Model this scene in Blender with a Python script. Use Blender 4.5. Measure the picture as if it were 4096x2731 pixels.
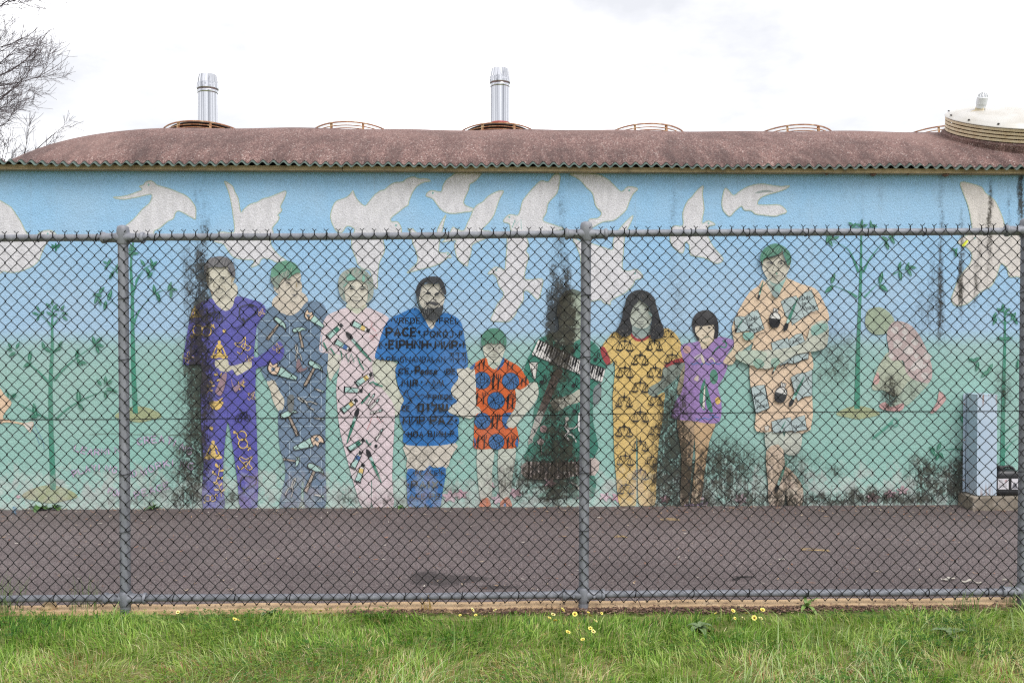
import bpy, bmesh, math, random
import numpy as np
from mathutils import Vector, Matrix

for o in list(bpy.data.objects):
    bpy.data.objects.remove(o)
SC = bpy.context.scene
COL = SC.collection
random.seed(7)
RNG = np.random.default_rng(11)
PI = math.pi
rad = math.radians

# ------------------------------------------------------------------ camera
FPX, CU, CV = 3641.0, 2048.0, 1365.5         # focal length and centre in photograph pixels
CAM_H, PITCH = 1.70, rad(0.93)
cam = bpy.data.cameras.new('camera')
cam.sensor_width = 36.0
cam.lens = 36.0 * FPX / 4096.0
cam.clip_end = 2000
camo = bpy.data.objects.new('camera', cam)
COL.objects.link(camo)
camo.location = (0, 0, CAM_H)
camo.rotation_euler = (PI / 2 - PITCH, 0, 0)
SC.camera = camo

# ------------------------------------------------------------------ sky, sun, exposure
SUN_DIR = Vector((0.40, -0.62, 0.95)).normalized()
world = bpy.data.worlds.new('World')
SC.world = world
world.use_nodes = True
wn, wl = world.node_tree.nodes, world.node_tree.links
wn.clear()
w_out = wn.new('ShaderNodeOutputWorld')
w_bg = wn.new('ShaderNodeBackground')
w_sky = wn.new('ShaderNodeTexSky')
w_sky.sky_type = 'NISHITA'
w_sky.sun_disc = False
w_sky.sun_elevation = math.asin(SUN_DIR.z)
w_sky.sun_rotation = math.atan2(SUN_DIR.x, SUN_DIR.y)
w_tc = wn.new('ShaderNodeTexCoord')
w_map = wn.new('ShaderNodeMapping')
w_map.inputs['Scale'].default_value = (1.0, 1.0, 2.2)
w_noise = wn.new('ShaderNodeTexNoise')
w_noise.inputs['Scale'].default_value = 3.2
w_noise.inputs['Detail'].default_value = 7
w_noise.inputs['Roughness'].default_value = 0.55
w_ramp = wn.new('ShaderNodeValToRGB')
w_e = w_ramp.color_ramp.elements
w_e[0].position, w_e[0].color = 0.37, (0.475, 0.480, 0.502, 1)
w_e[1].position, w_e[1].color = 0.58, (1.12, 1.11, 1.13, 1)
w_m = w_e.new(0.455)
w_m.color = (0.575, 0.575, 0.59, 1)
w_scale = wn.new('ShaderNodeVectorMath')
w_scale.operation = 'SCALE'
w_scale.inputs['Scale'].default_value = 10.0
w_mix = wn.new('ShaderNodeMix')
w_mix.data_type = 'RGBA'
w_mix.inputs['Factor'].default_value = 0.94      # an overcast sky: a little blue through the cloud
w_bg.inputs['Strength'].default_value = 0.10
wl.new(w_tc.outputs['Generated'], w_map.inputs['Vector'])
wl.new(w_map.outputs['Vector'], w_noise.inputs['Vector'])
wl.new(w_noise.outputs['Fac'], w_ramp.inputs['Fac'])
wl.new(w_ramp.outputs['Color'], w_scale.inputs[0])
wl.new(w_sky.outputs['Color'], w_mix.inputs['A'])
wl.new(w_scale.outputs['Vector'], w_mix.inputs['B'])
wl.new(w_mix.outputs['Result'], w_bg.inputs['Color'])
wl.new(w_bg.outputs['Background'], w_out.inputs['Surface'])

sun = bpy.data.lights.new('sun', 'SUN')
sun.energy = 1.5
sun.angle = rad(30)
sun.color = (1.0, 0.985, 0.965)
suno = bpy.data.objects.new('sun', sun)
COL.objects.link(suno)
suno.rotation_euler = SUN_DIR.to_track_quat('Z', 'Y').to_euler()
suno.location = (4, -6, 12)

SC.cycles.use_denoising = False
SC.cycles.filter_width = 1.15
SC.view_settings.view_transform = 'Standard'
SC.view_settings.look = 'None'
SC.view_settings.exposure = 0.92
SC.view_settings.gamma = 1
SC.view_settings.use_curve_mapping = False

# ------------------------------------------------------------------ helpers
def s2l(c):
    c = c / 255.0
    return c / 12.92 if c <= 0.04045 else ((c + 0.055) / 1.055) ** 2.4
def lin(rgb, k=1.0):
    return tuple(s2l(v) * k for v in rgb) + (1.0,)

def ray(u, v):
    a, b = (u - CU) / FPX, (CV - v) / FPX
    cp, sp = math.cos(PITCH), math.sin(PITCH)
    return Vector((a, cp + b * sp, -sp + b * cp))

TILT = 0.0078                                  # the ground along the fence climbs a little to the right
def gz(x, y):
    t = min(max((y - 5.7) / 2.9, 0.0), 1.0)
    w = 1 - t * t * (3 - 2 * t)
    return TILT * x * w if y > 0 else TILT * x
def ground_at(u, v, h=0.0):
    d = ray(u, v)
    z = 0.0
    for _ in range(6):
        t = (z + h - CAM_H) / d.z
        z = gz(d.x * t, d.y * t)
    return Vector((d.x * t, d.y * t, z))
def at_depth(u, v, Y):
    d = ray(u, v)
    t = Y / d.y
    return Vector((d.x * t, Y, CAM_H + d.z * t))

def setp(o, label=None, cat=None, group=None, kind=None):
    if label: o['label'] = label
    if cat: o['category'] = cat
    if group: o['group'] = group
    if kind: o['kind'] = kind
    return o
def empty(name, loc, rz=0.0, **kw):
    o = bpy.data.objects.new(name, None)
    o.empty_display_size = 0.1
    COL.objects.link(o)
    o.location = loc
    o.rotation_euler = (0, 0, rz)
    return setp(o, **kw)
def link_mesh(name, me, parent=None, **kw):
    o = bpy.data.objects.new(name, me)
    COL.objects.link(o)
    if parent is not None:
        o.parent = parent
    return setp(o, **kw)

class MB:
    """collects simple shapes into one mesh"""
    def __init__(self):
        self.v, self.f, self.c = [], [], []
    def add(self, vs, fs, col=None):
        n = len(self.v)
        self.v.extend(tuple(p) for p in vs)
        self.f.extend(tuple(i + n for i in f) for f in fs)
        self.c.extend([col] * len(fs))
        return self
    def box(self, x0, x1, y0, y1, z0, z1):
        vs = [(x0, y0, z0), (x1, y0, z0), (x1, y1, z0), (x0, y1, z0), (x0, y0, z1), (x1, y0, z1), (x1, y1, z1), (x0, y1, z1)]
        return self.add(vs, [(0, 3, 2, 1), (4, 5, 6, 7), (0, 1, 5, 4), (1, 2, 6, 5), (2, 3, 7, 6), (3, 0, 4, 7)])
    def tube(self, pts, r, n=8, cap=True, closed=False):
        pts = [Vector(p) for p in pts]
        m = len(pts)
        rs = r if isinstance(r, (list, tuple)) else [r] * m
        vs, fs = [], []
        up = None
        for i, p in enumerate(pts):
            if closed:
                t = pts[(i + 1) % m] - pts[i - 1]
            else:
                t = pts[min(i + 1, m - 1)] - pts[max(i - 1, 0)]
            t = t.normalized() if t.length > 1e-9 else Vector((0, 0, 1))
            if up is None:
                up = Vector((0, 0, 1)) if abs(t.z) < 0.9 else Vector((1, 0, 0))
            a = (up - t * up.dot(t))
            a = a.normalized() if a.length > 1e-6 else t.orthogonal().normalized()
            up = a
            b = t.cross(a)
            for k in range(n):
                th = 2 * PI * k / n
                vs.append(p + (a * math.cos(th) + b * math.sin(th)) * rs[i])
        segs = m if closed else m - 1
        for i in range(segs):
            j = (i + 1) % m
            for k in range(n):
                l = (k + 1) % n
                fs.append((i * n + k, i * n + l, j * n + l, j * n + k))
        if cap and not closed:
            fs.append(tuple(range(n))[::-1])
            fs.append(tuple((m - 1) * n + k for k in range(n)))
        return self.add(vs, fs)
    def lathe(self, prof, n=20, center=(0, 0, 0), axis='Z'):
        vs, fs = [], []
        cx, cy, cz = center
        for (r, h) in prof:
            for k in range(n):
                th = 2 * PI * k / n
                a, b = r * math.cos(th), r * math.sin(th)
                if axis == 'Z': vs.append((cx + a, cy + b, cz + h))
                elif axis == 'X': vs.append((cx + h, cy + a, cz + b))
                else: vs.append((cx + a, cy + h, cz + b))
        for i in range(len(prof) - 1):
            for k in range(n):
                l = (k + 1) % n
                q = (i * n + k, i * n + l, (i + 1) * n + l, (i + 1) * n + k)
                fs.append(q if axis != 'Y' else q[::-1])
        if prof[0][0] > 1e-6: fs.append(tuple(range(n))[::-1])
        if prof[-1][0] > 1e-6: fs.append(tuple((len(prof) - 1) * n + k for k in range(n)))
        return self.add(vs, fs)
    def mesh(self, name, mat, smooth=False):
        me = bpy.data.meshes.new(name)
        me.from_pydata(self.v, [], self.f)
        if any(c is not None for c in self.c):
            at = me.attributes.new('paint', 'FLOAT_COLOR', 'FACE')
            arr = np.ones((len(self.f), 4), np.float32)
            for i, c in enumerate(self.c):
                if c is not None: arr[i] = c
            at.data.foreach_set('color', arr.ravel())
        if smooth:
            me.polygons.foreach_set('use_smooth', [True] * len(me.polygons))
        me.materials.append(mat)
        me.update()
        return me
    def build(self, name, mat, parent=None, smooth=False, bevel=0, **kw):
        me = self.mesh(name, mat, smooth)
        o = link_mesh(name, me, parent, **kw)
        if smooth and smooth != 'all':
            try:
                me.set_sharp_from_angle(angle=rad(40))
            except Exception:
                pass
        if bevel:
            m = o.modifiers.new('bevel', 'BEVEL')
            m.width = bevel; m.segments = 2; m.limit_method = 'ANGLE'; m.angle_limit = rad(40)
        return o

def big_mesh(name, v, f, mat, parent=None, colors=None, smooth=False, **kw):
    """numpy arrays to one mesh: v (n,3), f (m,k)"""
    me = bpy.data.meshes.new(name)
    v = np.asarray(v, np.float32); f = np.asarray(f, np.int32)
    m, k = f.shape
    me.vertices.add(len(v)); me.vertices.foreach_set('co', v.ravel())
    me.loops.add(m * k); me.loops.foreach_set('vertex_index', f.ravel())
    me.polygons.add(m)
    me.polygons.foreach_set('loop_start', np.arange(0, m * k, k, dtype=np.int32))
    me.polygons.foreach_set('loop_total', np.full(m, k, np.int32))
    if smooth: me.polygons.foreach_set('use_smooth', np.ones(m, bool))
    if colors is not None:
        at = me.attributes.new('paint', 'FLOAT_COLOR', 'FACE')
        c = np.ones((m, 4), np.float32); c[:, :3] = colors
        at.data.foreach_set('color', c.ravel())
    me.materials.append(mat)
    me.update(calc_edges=True)
    return link_mesh(name, me, parent, **kw)

# ------------------------------------------------------------------ material helpers
class NT:
    def __init__(self, name):
        self.m = bpy.data.materials.new(name)
        self.m.use_nodes = True
        self.n, self.l = self.m.node_tree.nodes, self.m.node_tree.links
        self.n.clear()
        self.out = self.n.new('ShaderNodeOutputMaterial')
        self.b = self.n.new('ShaderNodeBsdfPrincipled')
        self.l.new(self.b.outputs['BSDF'], self.out.inputs['Surface'])
    def put(self, sock, val):
        if hasattr(val, 'is_output'): self.l.new(val, sock)
        else: sock.default_value = val
    def set(self, **kw):
        for k, v in kw.items():
            self.put(self.b.inputs[k.replace('_', ' ')], v)
        return self
    def math(self, op, a, b=0.0, c=0.0, clamp=False):
        n = self.n.new('ShaderNodeMath'); n.operation = op; n.use_clamp = clamp
        self.put(n.inputs[0], a); self.put(n.inputs[1], b); self.put(n.inputs[2], c)
        return n.outputs[0]
    def mix(self, fac, a, b, mode='MIX'):
        n = self.n.new('ShaderNodeMix'); n.data_type = 'RGBA'; n.blend_type = mode
        self.put(n.inputs['Factor'], fac); self.put(n.inputs['A'], a); self.put(n.inputs['B'], b)
        return n.outputs['Result']
    def noise(self, vec, scale, detail=3, rough=0.5, dist=0.0):
        n = self.n.new('ShaderNodeTexNoise')
        if vec is not None: self.l.new(vec, n.inputs['Vector'])
        n.inputs['Scale'].default_value = scale; n.inputs['Detail'].default_value = detail
        n.inputs['Roughness'].default_value = rough; n.inputs['Distortion'].default_value = dist
        return n.outputs['Fac']
    def voronoi(self, vec, scale, out='Distance', feature='F1'):
        n = self.n.new('ShaderNodeTexVoronoi'); n.feature = feature
        if vec is not None: self.l.new(vec, n.inputs['Vector'])
        n.inputs['Scale'].default_value = scale
        return n.outputs[out]
    def mapping(self, vec, scale=(1, 1, 1), loc=(0, 0, 0), rot=(0, 0, 0)):
        n = self.n.new('ShaderNodeMapping')
        self.l.new(vec, n.inputs['Vector'])
        n.inputs['Scale'].default_value = scale; n.inputs['Location'].default_value = loc; n.inputs['Rotation'].default_value = rot
        return n.outputs['Vector']
    def ramp(self, fac, stops):
        n = self.n.new('ShaderNodeValToRGB')
        self.put(n.inputs['Fac'], fac)
        e = n.color_ramp.elements
        while len(e) > 1: e.remove(e[-1])
        e[0].position, e[0].color = stops[0][0], stops[0][1]
        for p, c in stops[1:]:
            x = e.new(p); x.color = c
        return n.outputs['Color']
    def maprange(self, v, a, b, c=0.0, d=1.0, smooth=True):
        n = self.n.new('ShaderNodeMapRange')
        n.interpolation_type = 'SMOOTHSTEP' if smooth else 'LINEAR'
        self.put(n.inputs['Value'], v)
        for k, x in (('From Min', a), ('From Max', b), ('To Min', c), ('To Max', d)):
            self.put(n.inputs[k], x)
        return n.outputs['Result']
    def coords(self, obj=None, out='Object'):
        n = self.n.new('ShaderNodeTexCoord')
        if obj: n.object = obj
        return n.outputs[out]
    def pos(self):
        return self.n.new('ShaderNodeNewGeometry').outputs['Position']
    def attr(self, name='paint'):
        n = self.n.new('ShaderNodeAttribute'); n.attribute_name = name
        return n.outputs['Color']
    def sep(self, vec):
        n = self.n.new('ShaderNodeSeparateXYZ'); self.l.new(vec, n.inputs[0]); return n.outputs
    def rand(self):
        return self.n.new('ShaderNodeObjectInfo').outputs['Random']
    def bump(self, h, strength=0.3, dist=0.01):
        n = self.n.new('ShaderNodeBump')
        self.put(n.inputs['Height'], h)
        n.inputs['Strength'].default_value = strength; n.inputs['Distance'].default_value = dist
        self.l.new(n.outputs['Normal'], self.b.inputs['Normal'])
        return n
    def blobs(self, vec, items):
        """sum of soft ellipses: items (cx, cy, cz, rx, ry, rz, amount)"""
        tot = None
        for (cx, cy, cz, rx, ry, rz, amt) in items:
            sc = tuple(0.0 if r is None else 1.0 / r for r in (rx, ry, rz))
            v = self.mapping(vec, scale=sc, loc=tuple(-c * s for c, s in zip((cx, cy, cz), sc)))
            g = self.n.new('ShaderNodeTexGradient'); g.gradient_type = 'SPHERICAL'
            self.l.new(v, g.inputs['Vector'])
            tot = self.math('MULTIPLY', g.outputs['Fac'], amt) if tot is None else self.math('MULTIPLY_ADD', g.outputs['Fac'], amt, tot)
        return tot

def simple(name, rgb, rough=0.6, metal=0.0, var=0.12, scale=12.0, bump=0.0, k=0.8):
    t = NT(name)
    p = t.coords()
    n = t.noise(p, scale, 5, 0.6)
    c = lin(rgb, k)
    dark = tuple(x * (1 - var) for x in c[:3]) + (1,)
    light = tuple(min(x * (1 + var), 1) for x in c[:3]) + (1,)
    t.set(Base_Color=t.ramp(n, [(0.3, dark), (0.7, light)]), Roughness=rough, Metallic=metal)
    if bump: t.bump(n, bump, 0.004)
    return t.m

# ================================================================== BUILDING FRAME
WALL_K = 0.0267                                # the wall turns a little away to the right
WALL_Y = 8.577
WK = math.sqrt(1 + WALL_K ** 2)
def W(u, v):
    """photograph pixel -> (distance along the wall, height) on the wall plane"""
    d = ray(u, v)
    t = WALL_Y / (d.y - WALL_K * d.x)
    return (d.x * t * WK, CAM_H + d.z * t)
building = empty('mural_building', (0, WALL_Y, 0), math.atan(WALL_K),
                 label='long low rendered building with a mural of people and doves under a curved roof', cat='building')
S0 = W(-70, 1300)[0]
S1 = W(4500, 1300)[0]
Z_FASC0 = W(2048, 693)[1]                      # underside of the fascia
Z_FASC1 = W(2048, 674)[1]
Z_EAVE = Z_FASC1 + 0.02
SU = W(2049, 1300)[0] - W(2048, 1300)[0]       # metres on the wall per photograph pixel

# ------------------------------------------------------------------ weathered mural paint
STAINS = [  # u, v, half width, half height, amount (mould streaks and patches)
 (749,1060,30,150,.75),(805,1090,26,210,.95),(805,1440,52,430,1.5),(770,1600,85,480,.95),(755,1900,80,190,.95),(818,890,30,220,.6),(779,790,12,110,.5),
 (2238,850,24,190,.6),(2215,1130,28,230,.75),(2258,1130,25,250,.85),(2214,1290,26,200,1.25),(2262,1300,34,220,1.35),(2223,1640,64,430,1.4),(2240,1300,62,150,.7),(2274,1290,34,150,.8),(2290,1265,60,110,.4),(2250,1890,110,190,1.5),(2125,1890,70,120,.8),
 (2693,850,28,210,.5),(2707,1190,50,200,.6),(2713,1585,85,260,.9),(2677,1840,72,270,1.5),(2744,1918,90,160,1.2),(2622,1918,34,160,.7),
 (2895,1930,130,140,1.05),(2895,1786,110,120,.65),(2940,1850,130,120,.5),(3166,1883,150,130,1.0),(3355,1890,45,45,.9),(3150,2010,450,55,1.2),(3180,1532,36,46,.7),(3355,1455,130,200,.42),
 (3563,1551,52,70,1.1),(3658,1551,32,44,.9),(3563,1615,46,62,.8),(3778,1930,140,130,1.35),(3682,1886,60,60,.9),(3850,1890,46,170,1.2),(3540,1985,290,42,1.2),(4015,1570,46,150,.9),(3324,1447,90,180,.45),(3700,1300,380,170,.36),
 (3765,900,16,260,.55),(3763,1200,18,200,.8),(3845,1040,13,230,.8),(3964,830,13,190,.7),(3955,1010,18,180,.55),(3918,1010,15,200,.5),(4080,800,15,140,1.2),(4036,830,11,190,.45),(3727,1130,20,180,.55),(3680,1230,28,130,.5),(3837,1150,11,90,.8),(3900,1150,11,110,.7),(3520,790,18,130,.3),(3445,880,22,170,.28),
 (2017,1932,125,130,.85),(1816,1959,70,90,.65),(1388,1980,60,44,.7),(1548,1990,70,56,.65),(1670,1826,70,56,.6),(612,1929,70,60,.6),(383,1865,60,70,.34),(530,1990,190,46,.5),(1120,1862,30,80,.5),(925,1988,36,46,.65),(2480,1960,60,60,.5),(1080,2000,900,26,.45),
]
def weather(t, col, p, peel_amt=0.45, fade=1.0):
    """years of weather over a paint colour: mottling, chalky peeling low down, mould"""
    s = t.sep(p)
    z = s['Z']
    n_big = t.noise(p, 1.3, 4, 0.6)
    n_mid = t.noise(p, 9.0, 5, 0.65)
    n_fine = t.noise(p, 75.0, 3, 0.7)
    col = t.mix(t.maprange(n_big, 0.3, 0.75, 0.0, 0.18 * fade), col, lin((205, 208, 205), 0.8))
    col = t.mix(t.maprange(n_mid, 0.45, 0.8, 0.0, 0.16 * fade), col, lin((120, 128, 128), 0.8))
    # chalky white where the paint has worn off near the ground
    low = t.maprange(z, 0.02, 0.75, 1.0, 0.0)
    peel_n = t.noise(t.mapping(p, scale=(1, 1, 0.8)), 7.0, 6, 0.7)
    peel = t.maprange(t.math('MULTIPLY_ADD', low, 0.30, peel_n), 0.66, 0.80, 0.0, peel_amt)
    col = t.mix(peel, col, t.mix(t.maprange(n_mid, .4, .6), lin((204, 212, 204), 0.8), lin((196, 178, 178), 0.8)))
    # pale run marks down the wall
    run = t.noise(t.mapping(p, scale=(16, 1, 0.35)), 1.0, 4, 0.6)
    top = t.maprange(z, 1.3, 3.2, 0.0, 1.0)
    col = t.mix(t.math('MULTIPLY', t.maprange(run, 0.56, 0.78, 0.0, 0.30 * fade), top), col, lin((150, 150, 150), 0.8))
    # mould
    items = []
    for (u, v, ru, rv, a) in STAINS:
        x, zz = W(u, v)
        k = 1.45 if ru < 24 and u > 3300 else 0.95
        items.append((x, 0, zz, ru * SU * 1.45, None, rv * SU * 1.25, a * k))
    wob = t.n.new('ShaderNodeTexNoise'); t.l.new(p, wob.inputs['Vector'])
    wob.inputs['Scale'].default_value = 3.2; wob.inputs['Detail'].default_value = 5; wob.inputs['Roughness'].default_value = 0.7
    wv = t.n.new('ShaderNodeVectorMath'); wv.operation = 'MULTIPLY_ADD'
    t.l.new(wob.outputs['Color'], wv.inputs[0]); wv.inputs[1].default_value = (0.13, 0, 0.4)
    sh = t.n.new('ShaderNodeVectorMath'); sh.operation = 'ADD'
    t.l.new(p, sh.inputs[0]); sh.inputs[1].default_value = (-0.065, 0, -0.2); t.l.new(sh.outputs[0], wv.inputs[2])
    dens = t.blobs(wv.outputs[0], items)
    streak = t.noise(t.mapping(p, scale=(22, 1, 3.0)), 1.0, 5, 0.65)
    speck = t.noise(p, 42.0, 5, 0.8)
    clump = t.noise(p, 10.0, 6, 0.75)
    f = t.math('MULTIPLY_ADD', streak, 0.20, t.math('MULTIPLY_ADD', speck, 0.46, t.math('MULTIPLY', clump, 0.36)))
    f = t.maprange(f, 0.42, 0.60, 0.0, 1.0, smooth=False)
    f = t.math('MULTIPLY', dens, t.math('MULTIPLY_ADD', f, 1.25, 0.12))
    m = t.maprange(f, 0.10, 1.05, 0.0, 0.93)
    mould = t.mix(t.maprange(clump, 0.35, 0.65), lin((30, 26, 24), 0.8), lin((66, 62, 52), 0.8))
    col = t.mix(m, col, mould)
    return col, n_fine, n_mid
def stucco(t, p, n_fine):
    v = t.voronoi(p, 70.0)
    h = t.math('MULTIPLY_ADD', v, 0.7, t.noise(t.mapping(p, scale=(1.0, 1, 1.5)), 95.0, 3, 0.6))
    t.bump(h, 0.55, 0.008)
    t.set(Roughness=0.85, Specular_IOR_Level=0.2)

tw = NT('mural_wall_paint')
pw = tw.coords(building)
zz = tw.math('MULTIPLY_ADD', tw.math('SUBTRACT', tw.noise(pw, 1.1, 3), 0.5), 0.12, tw.sep(pw)['Z'])
z_h = W(2048, 1360)[1]
base = tw.ramp(tw.maprange(zz, 0.0, 3.3, 0.0, 1.0, smooth=False), [
    (0.0, lin((158, 196, 186), 0.88)), (0.14, lin((140, 184, 173), 0.88)), (z_h / 3.3 - 0.09, lin((142, 183, 174), 0.88)), (z_h / 3.3 - 0.018, lin((148, 184, 182), 0.88)),
    (z_h / 3.3 + 0.03, lin((158, 190, 218), 0.88)), (0.72, lin((150, 189, 222), 0.88)), (1.0, lin((140, 188, 224), 0.88))])
c, nf, nm = weather(tw, base, pw)
tw.set(Base_Color=c)
stucco(tw, pw, nf)
M_WALL = tw.m

tp = NT('mural_figure_paint')
pp = tp.coords(building)
pc = tp.attr('paint')
br = tp.noise(tp.mapping(pp, scale=(1, 1, .35), rot=(0, .5, 0)), 16.0, 5, .65)       # uneven brushed coats
pc = tp.mix(tp.maprange(br, .35, .65, .16, 0.0), pc, lin((60, 62, 66), .8))
pc = tp.mix(tp.maprange(tp.noise(pp, 3.0, 4), .45, .75, 0.0, .06), pc, lin((206, 204, 200), .88))
wear = tp.noise(pp, 38.0, 6, .8)
pc = tp.mix(tp.maprange(wear, .60, .70, 0.0, tp.maprange(tp.sep(pp)['Z'], .1, 1.6, .30, .05)), pc, lin((196, 202, 196), .88))
c, nf, nm = weather(tp, pc, pp, 0.30, 0.35)
tp.set(Base_Color=c)
stucco(tp, pp, nf)
M_PAINT = tp.m

# ------------------------------------------------------------------ walls
wb = MB()
wb.box(S0, S1, 0.0, 0.22, -0.3, Z_FASC0 + 0.02)
wall = wb.build('wall', M_WALL, building, label='rendered front wall painted sky blue above and sea green below')
M_RENDER = simple('plain_render', (150, 170, 172), 0.9, bump=0.3, scale=30)
wb = MB()
wb.box(S0, S0 + 0.2, 0.22, 4.0, -0.3, Z_FASC0 + 0.02)
wb.box(S1 - 0.2, S1, 0.22, 4.0, -0.3, Z_FASC0 + 0.02)
wb.box(S0 + 0.2, S1 - 0.2, 3.8, 4.0, -0.3, Z_FASC0 + 0.02)
wb.build('rear_wall', M_RENDER, building)

# ------------------------------------------------------------------ curved roof
ROOF_X0 = W(-30, 660)[0] - 0.62
ROOF_X1 = S1 + 0.3
ROOF_H, ROOF_HALF, ROOF_YC, ROOF_END = 0.672, 2.0, 1.88, 1.86
PITCHW, AMP = 0.0955, 0.017
def roof_z(x, y):
    dx = max(0.0, (ROOF_X0 + ROOF_END - x) / ROOF_END)
    dx = min(dx, 1.0)
    dy = min(abs(y - ROOF_YC) / ROOF_HALF, 1.0)
    r = min((dx ** 2.6 + dy ** 2.6) ** (1 / 2.6), 1.0)
    return Z_EAVE + ROOF_H * (1 - r * r) ** 0.92
def sag(x):
    return 0.006 * math.sin(x * 2.1) + 0.005 * math.sin(x * 5.3 + 1)
nx = int((ROOF_X1 - ROOF_X0) / (PITCHW / 8))
ys = [ROOF_YC - ROOF_HALF + 0.0] + [ROOF_YC - ROOF_HALF + 0.018 * k for k in range(1, 14)] + list(np.linspace(ROOF_YC - ROOF_HALF + 0.27, ROOF_YC + ROOF_HALF, 40))
rv, rf = [], []
for i in range(nx + 1):
    x = ROOF_X0 + (ROOF_X1 - ROOF_X0) * i / nx
    for y in ys:
        d = y - (ROOF_YC - ROOF_HALF)
        w = max(0.0, 1 - d / 0.16)
        rv.append((x, y, roof_z(x, y) + sag(x) + AMP * math.cos(2 * PI * x / PITCHW) * w + 0.004 * w))
m_ = len(ys)
for i in range(nx):
    for j in range(m_ - 1):
        rf.append((i * m_ + j, (i + 1) * m_ + j, (i + 1) * m_ + j + 1, i * m_ + j + 1))
tr = NT('gravel_roof_coating')
pr = tr.coords(building)
grit = tr.voronoi(pr, 105.0, 'Color')
g = tr.sep(grit)['X']
base = tr.ramp(g, [(0.0, lin((92, 70, 68), .8)), (0.35, lin((122, 94, 89), .8)), (0.7, lin((142, 112, 106), .8)), (0.95, lin((166, 140, 132), .8)), (1.0, lin((206, 194, 188), .8))])
big = tr.noise(tr.mapping(pr, scale=(1.6, 1, 1)), 1.7, 6, 0.65)
base = tr.mix(tr.maprange(big, 0.40, 0.70, 0.0, 0.55), base, lin((82, 66, 64), .8))
base = tr.mix(tr.maprange(tr.noise(pr, 0.9, 4), 0.5, 0.75, 0.0, 0.45), base, lin((158, 128, 120), .8))
lowz = tr.maprange(tr.sep(pr)['Z'], Z_EAVE + 0.03, Z_EAVE + 0.60, 1.0, 0.12)
dirt = tr.noise(tr.mapping(pr, scale=(2.8, 0.8, 0.8)), 2.0, 6, 0.65)
base = tr.mix(tr.math('MULTIPLY', tr.maprange(dirt, 0.36, 0.66), tr.math('MULTIPLY', lowz, 0.55)), base, lin((60, 50, 50), .8))
scar = tr.noise(tr.mapping(pr, scale=(7.0, 0.9, 0.9), rot=(0, 0, 0.35)), 1.0, 4, 0.6)
base = tr.mix(tr.maprange(scar, 0.68, 0.80, 0.0, 0.3), base, lin((52, 44, 44), .8))
tr.set(Base_Color=base, Roughness=0.9, Specular_IOR_Level=0.25)
tr.bump(tr.voronoi(pr, 95.0), 0.7, 0.008)
big_mesh('roof', rv, rf, tr.m, building, smooth=True, label='curved roof coated in reddish brown gravel')
# roof underside closes the shell
ub = MB()
ub.box(S0, S1, 0.23, 3.9, Z_FASC0 - 0.10, Z_FASC0 - 0.04)
ub.build('ceiling_lining', M_RENDER, building)
gp = [(y, roof_z(ROOF_X1 - .05, y) - .012) for y in np.linspace(-0.118, 3.87, 30)]
gb = MB()
gb.add([(ROOF_X1 - .05, y, z) for y, z in gp] + [(ROOF_X1 - .05, y, Z_FASC0 - .2) for y, z in gp], [(i, i + 1, i + 31, i + 30) for i in range(29)])
gb.build('gable_end', M_RENDER, building)
# corrugated sheet lip
lv, lf = [], []
x_lip0 = S0 - 0.1
nl = int((ROOF_X1 - x_lip0) / (PITCHW / 8))
prof = [(-0.150, -0.022), (-0.118, 0.0), (-0.118, -0.006), (-0.150, -0.028)]
for i in range(nl + 1):
    x = x_lip0 + (ROOF_X1 - x_lip0) * i / nl
    wv = AMP * math.cos(2 * PI * x / PITCHW) + sag(x)
    for (y, dz) in prof:
        lv.append((x, y, Z_EAVE + 0.001 + wv + dz))
for i in range(nl):
    for a in range(4):
        b = (a + 1) % 4
        lf.append((i * 4 + a, i * 4 + b, (i + 1) * 4 + b, (i + 1) * 4 + a))
M_LIP = simple('weathered_green_sheet', (74, 92, 84), 0.55, var=0.35, scale=20)
big_mesh('corrugated_edge', lv, lf, M_LIP, building, smooth=True, label='wavy grey green edge of the corrugated sheeting')
# fascia boards
M_FASC = NT('bare_weathered_timber')
pf = M_FASC.coords(building)
gr = M_FASC.noise(M_FASC.mapping(pf, scale=(1.5, 8, 30)), 3.0, 6, 0.65)
bl = M_FASC.noise(pf, 3.5, 5, 0.6)
cf = M_FASC.ramp(gr, [(0.25, lin((128, 108, 80), .9)), (0.6, lin((178, 158, 122), .9)), (0.85, lin((200, 182, 148), .9))])
cf = M_FASC.mix(M_FASC.maprange(bl, 0.5, 0.75, 0, .75), cf, lin((72, 58, 44), .8))
M_FASC.set(Base_Color=cf, Roughness=0.8)
M_FASC.bump(gr, 0.25, 0.003)
cuts = [S0 - 0.08, W(1376, 690)[0], W(2814, 690)[0], S1 + 0.1]
for i in range(3):
    b = MB()
    b.box(cuts[i] + 0.002, cuts[i + 1] - 0.002, -0.100 - 0.002 * i, -0.004, Z_FASC0, Z_FASC1)
    b.build('fascia_board', M_FASC.m, building, bevel=0.003)
# mud lumps of wasp nests under the fascia
M_MUD = simple('dry_mud', (120, 92, 78), 0.95, var=0.3, bump=0.5, scale=60)
for (u, s) in ((3482, .030), (3770, .034), (3296, .016), (3620, .013)):
    x = W(u, 700)[0]
    b = MB()
    pr_ = [(0.2, .35), (.75, .2), (1.0, -.1), (.8, -.5), (.35, -.85), (0.0, -.95)]
    b.lathe([(r * s, h * s * .75) for r, h in pr_], 10, (x, -0.06, Z_FASC0 - 0.004))
    b.build('mud_lump', M_MUD, building, smooth=True)

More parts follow.
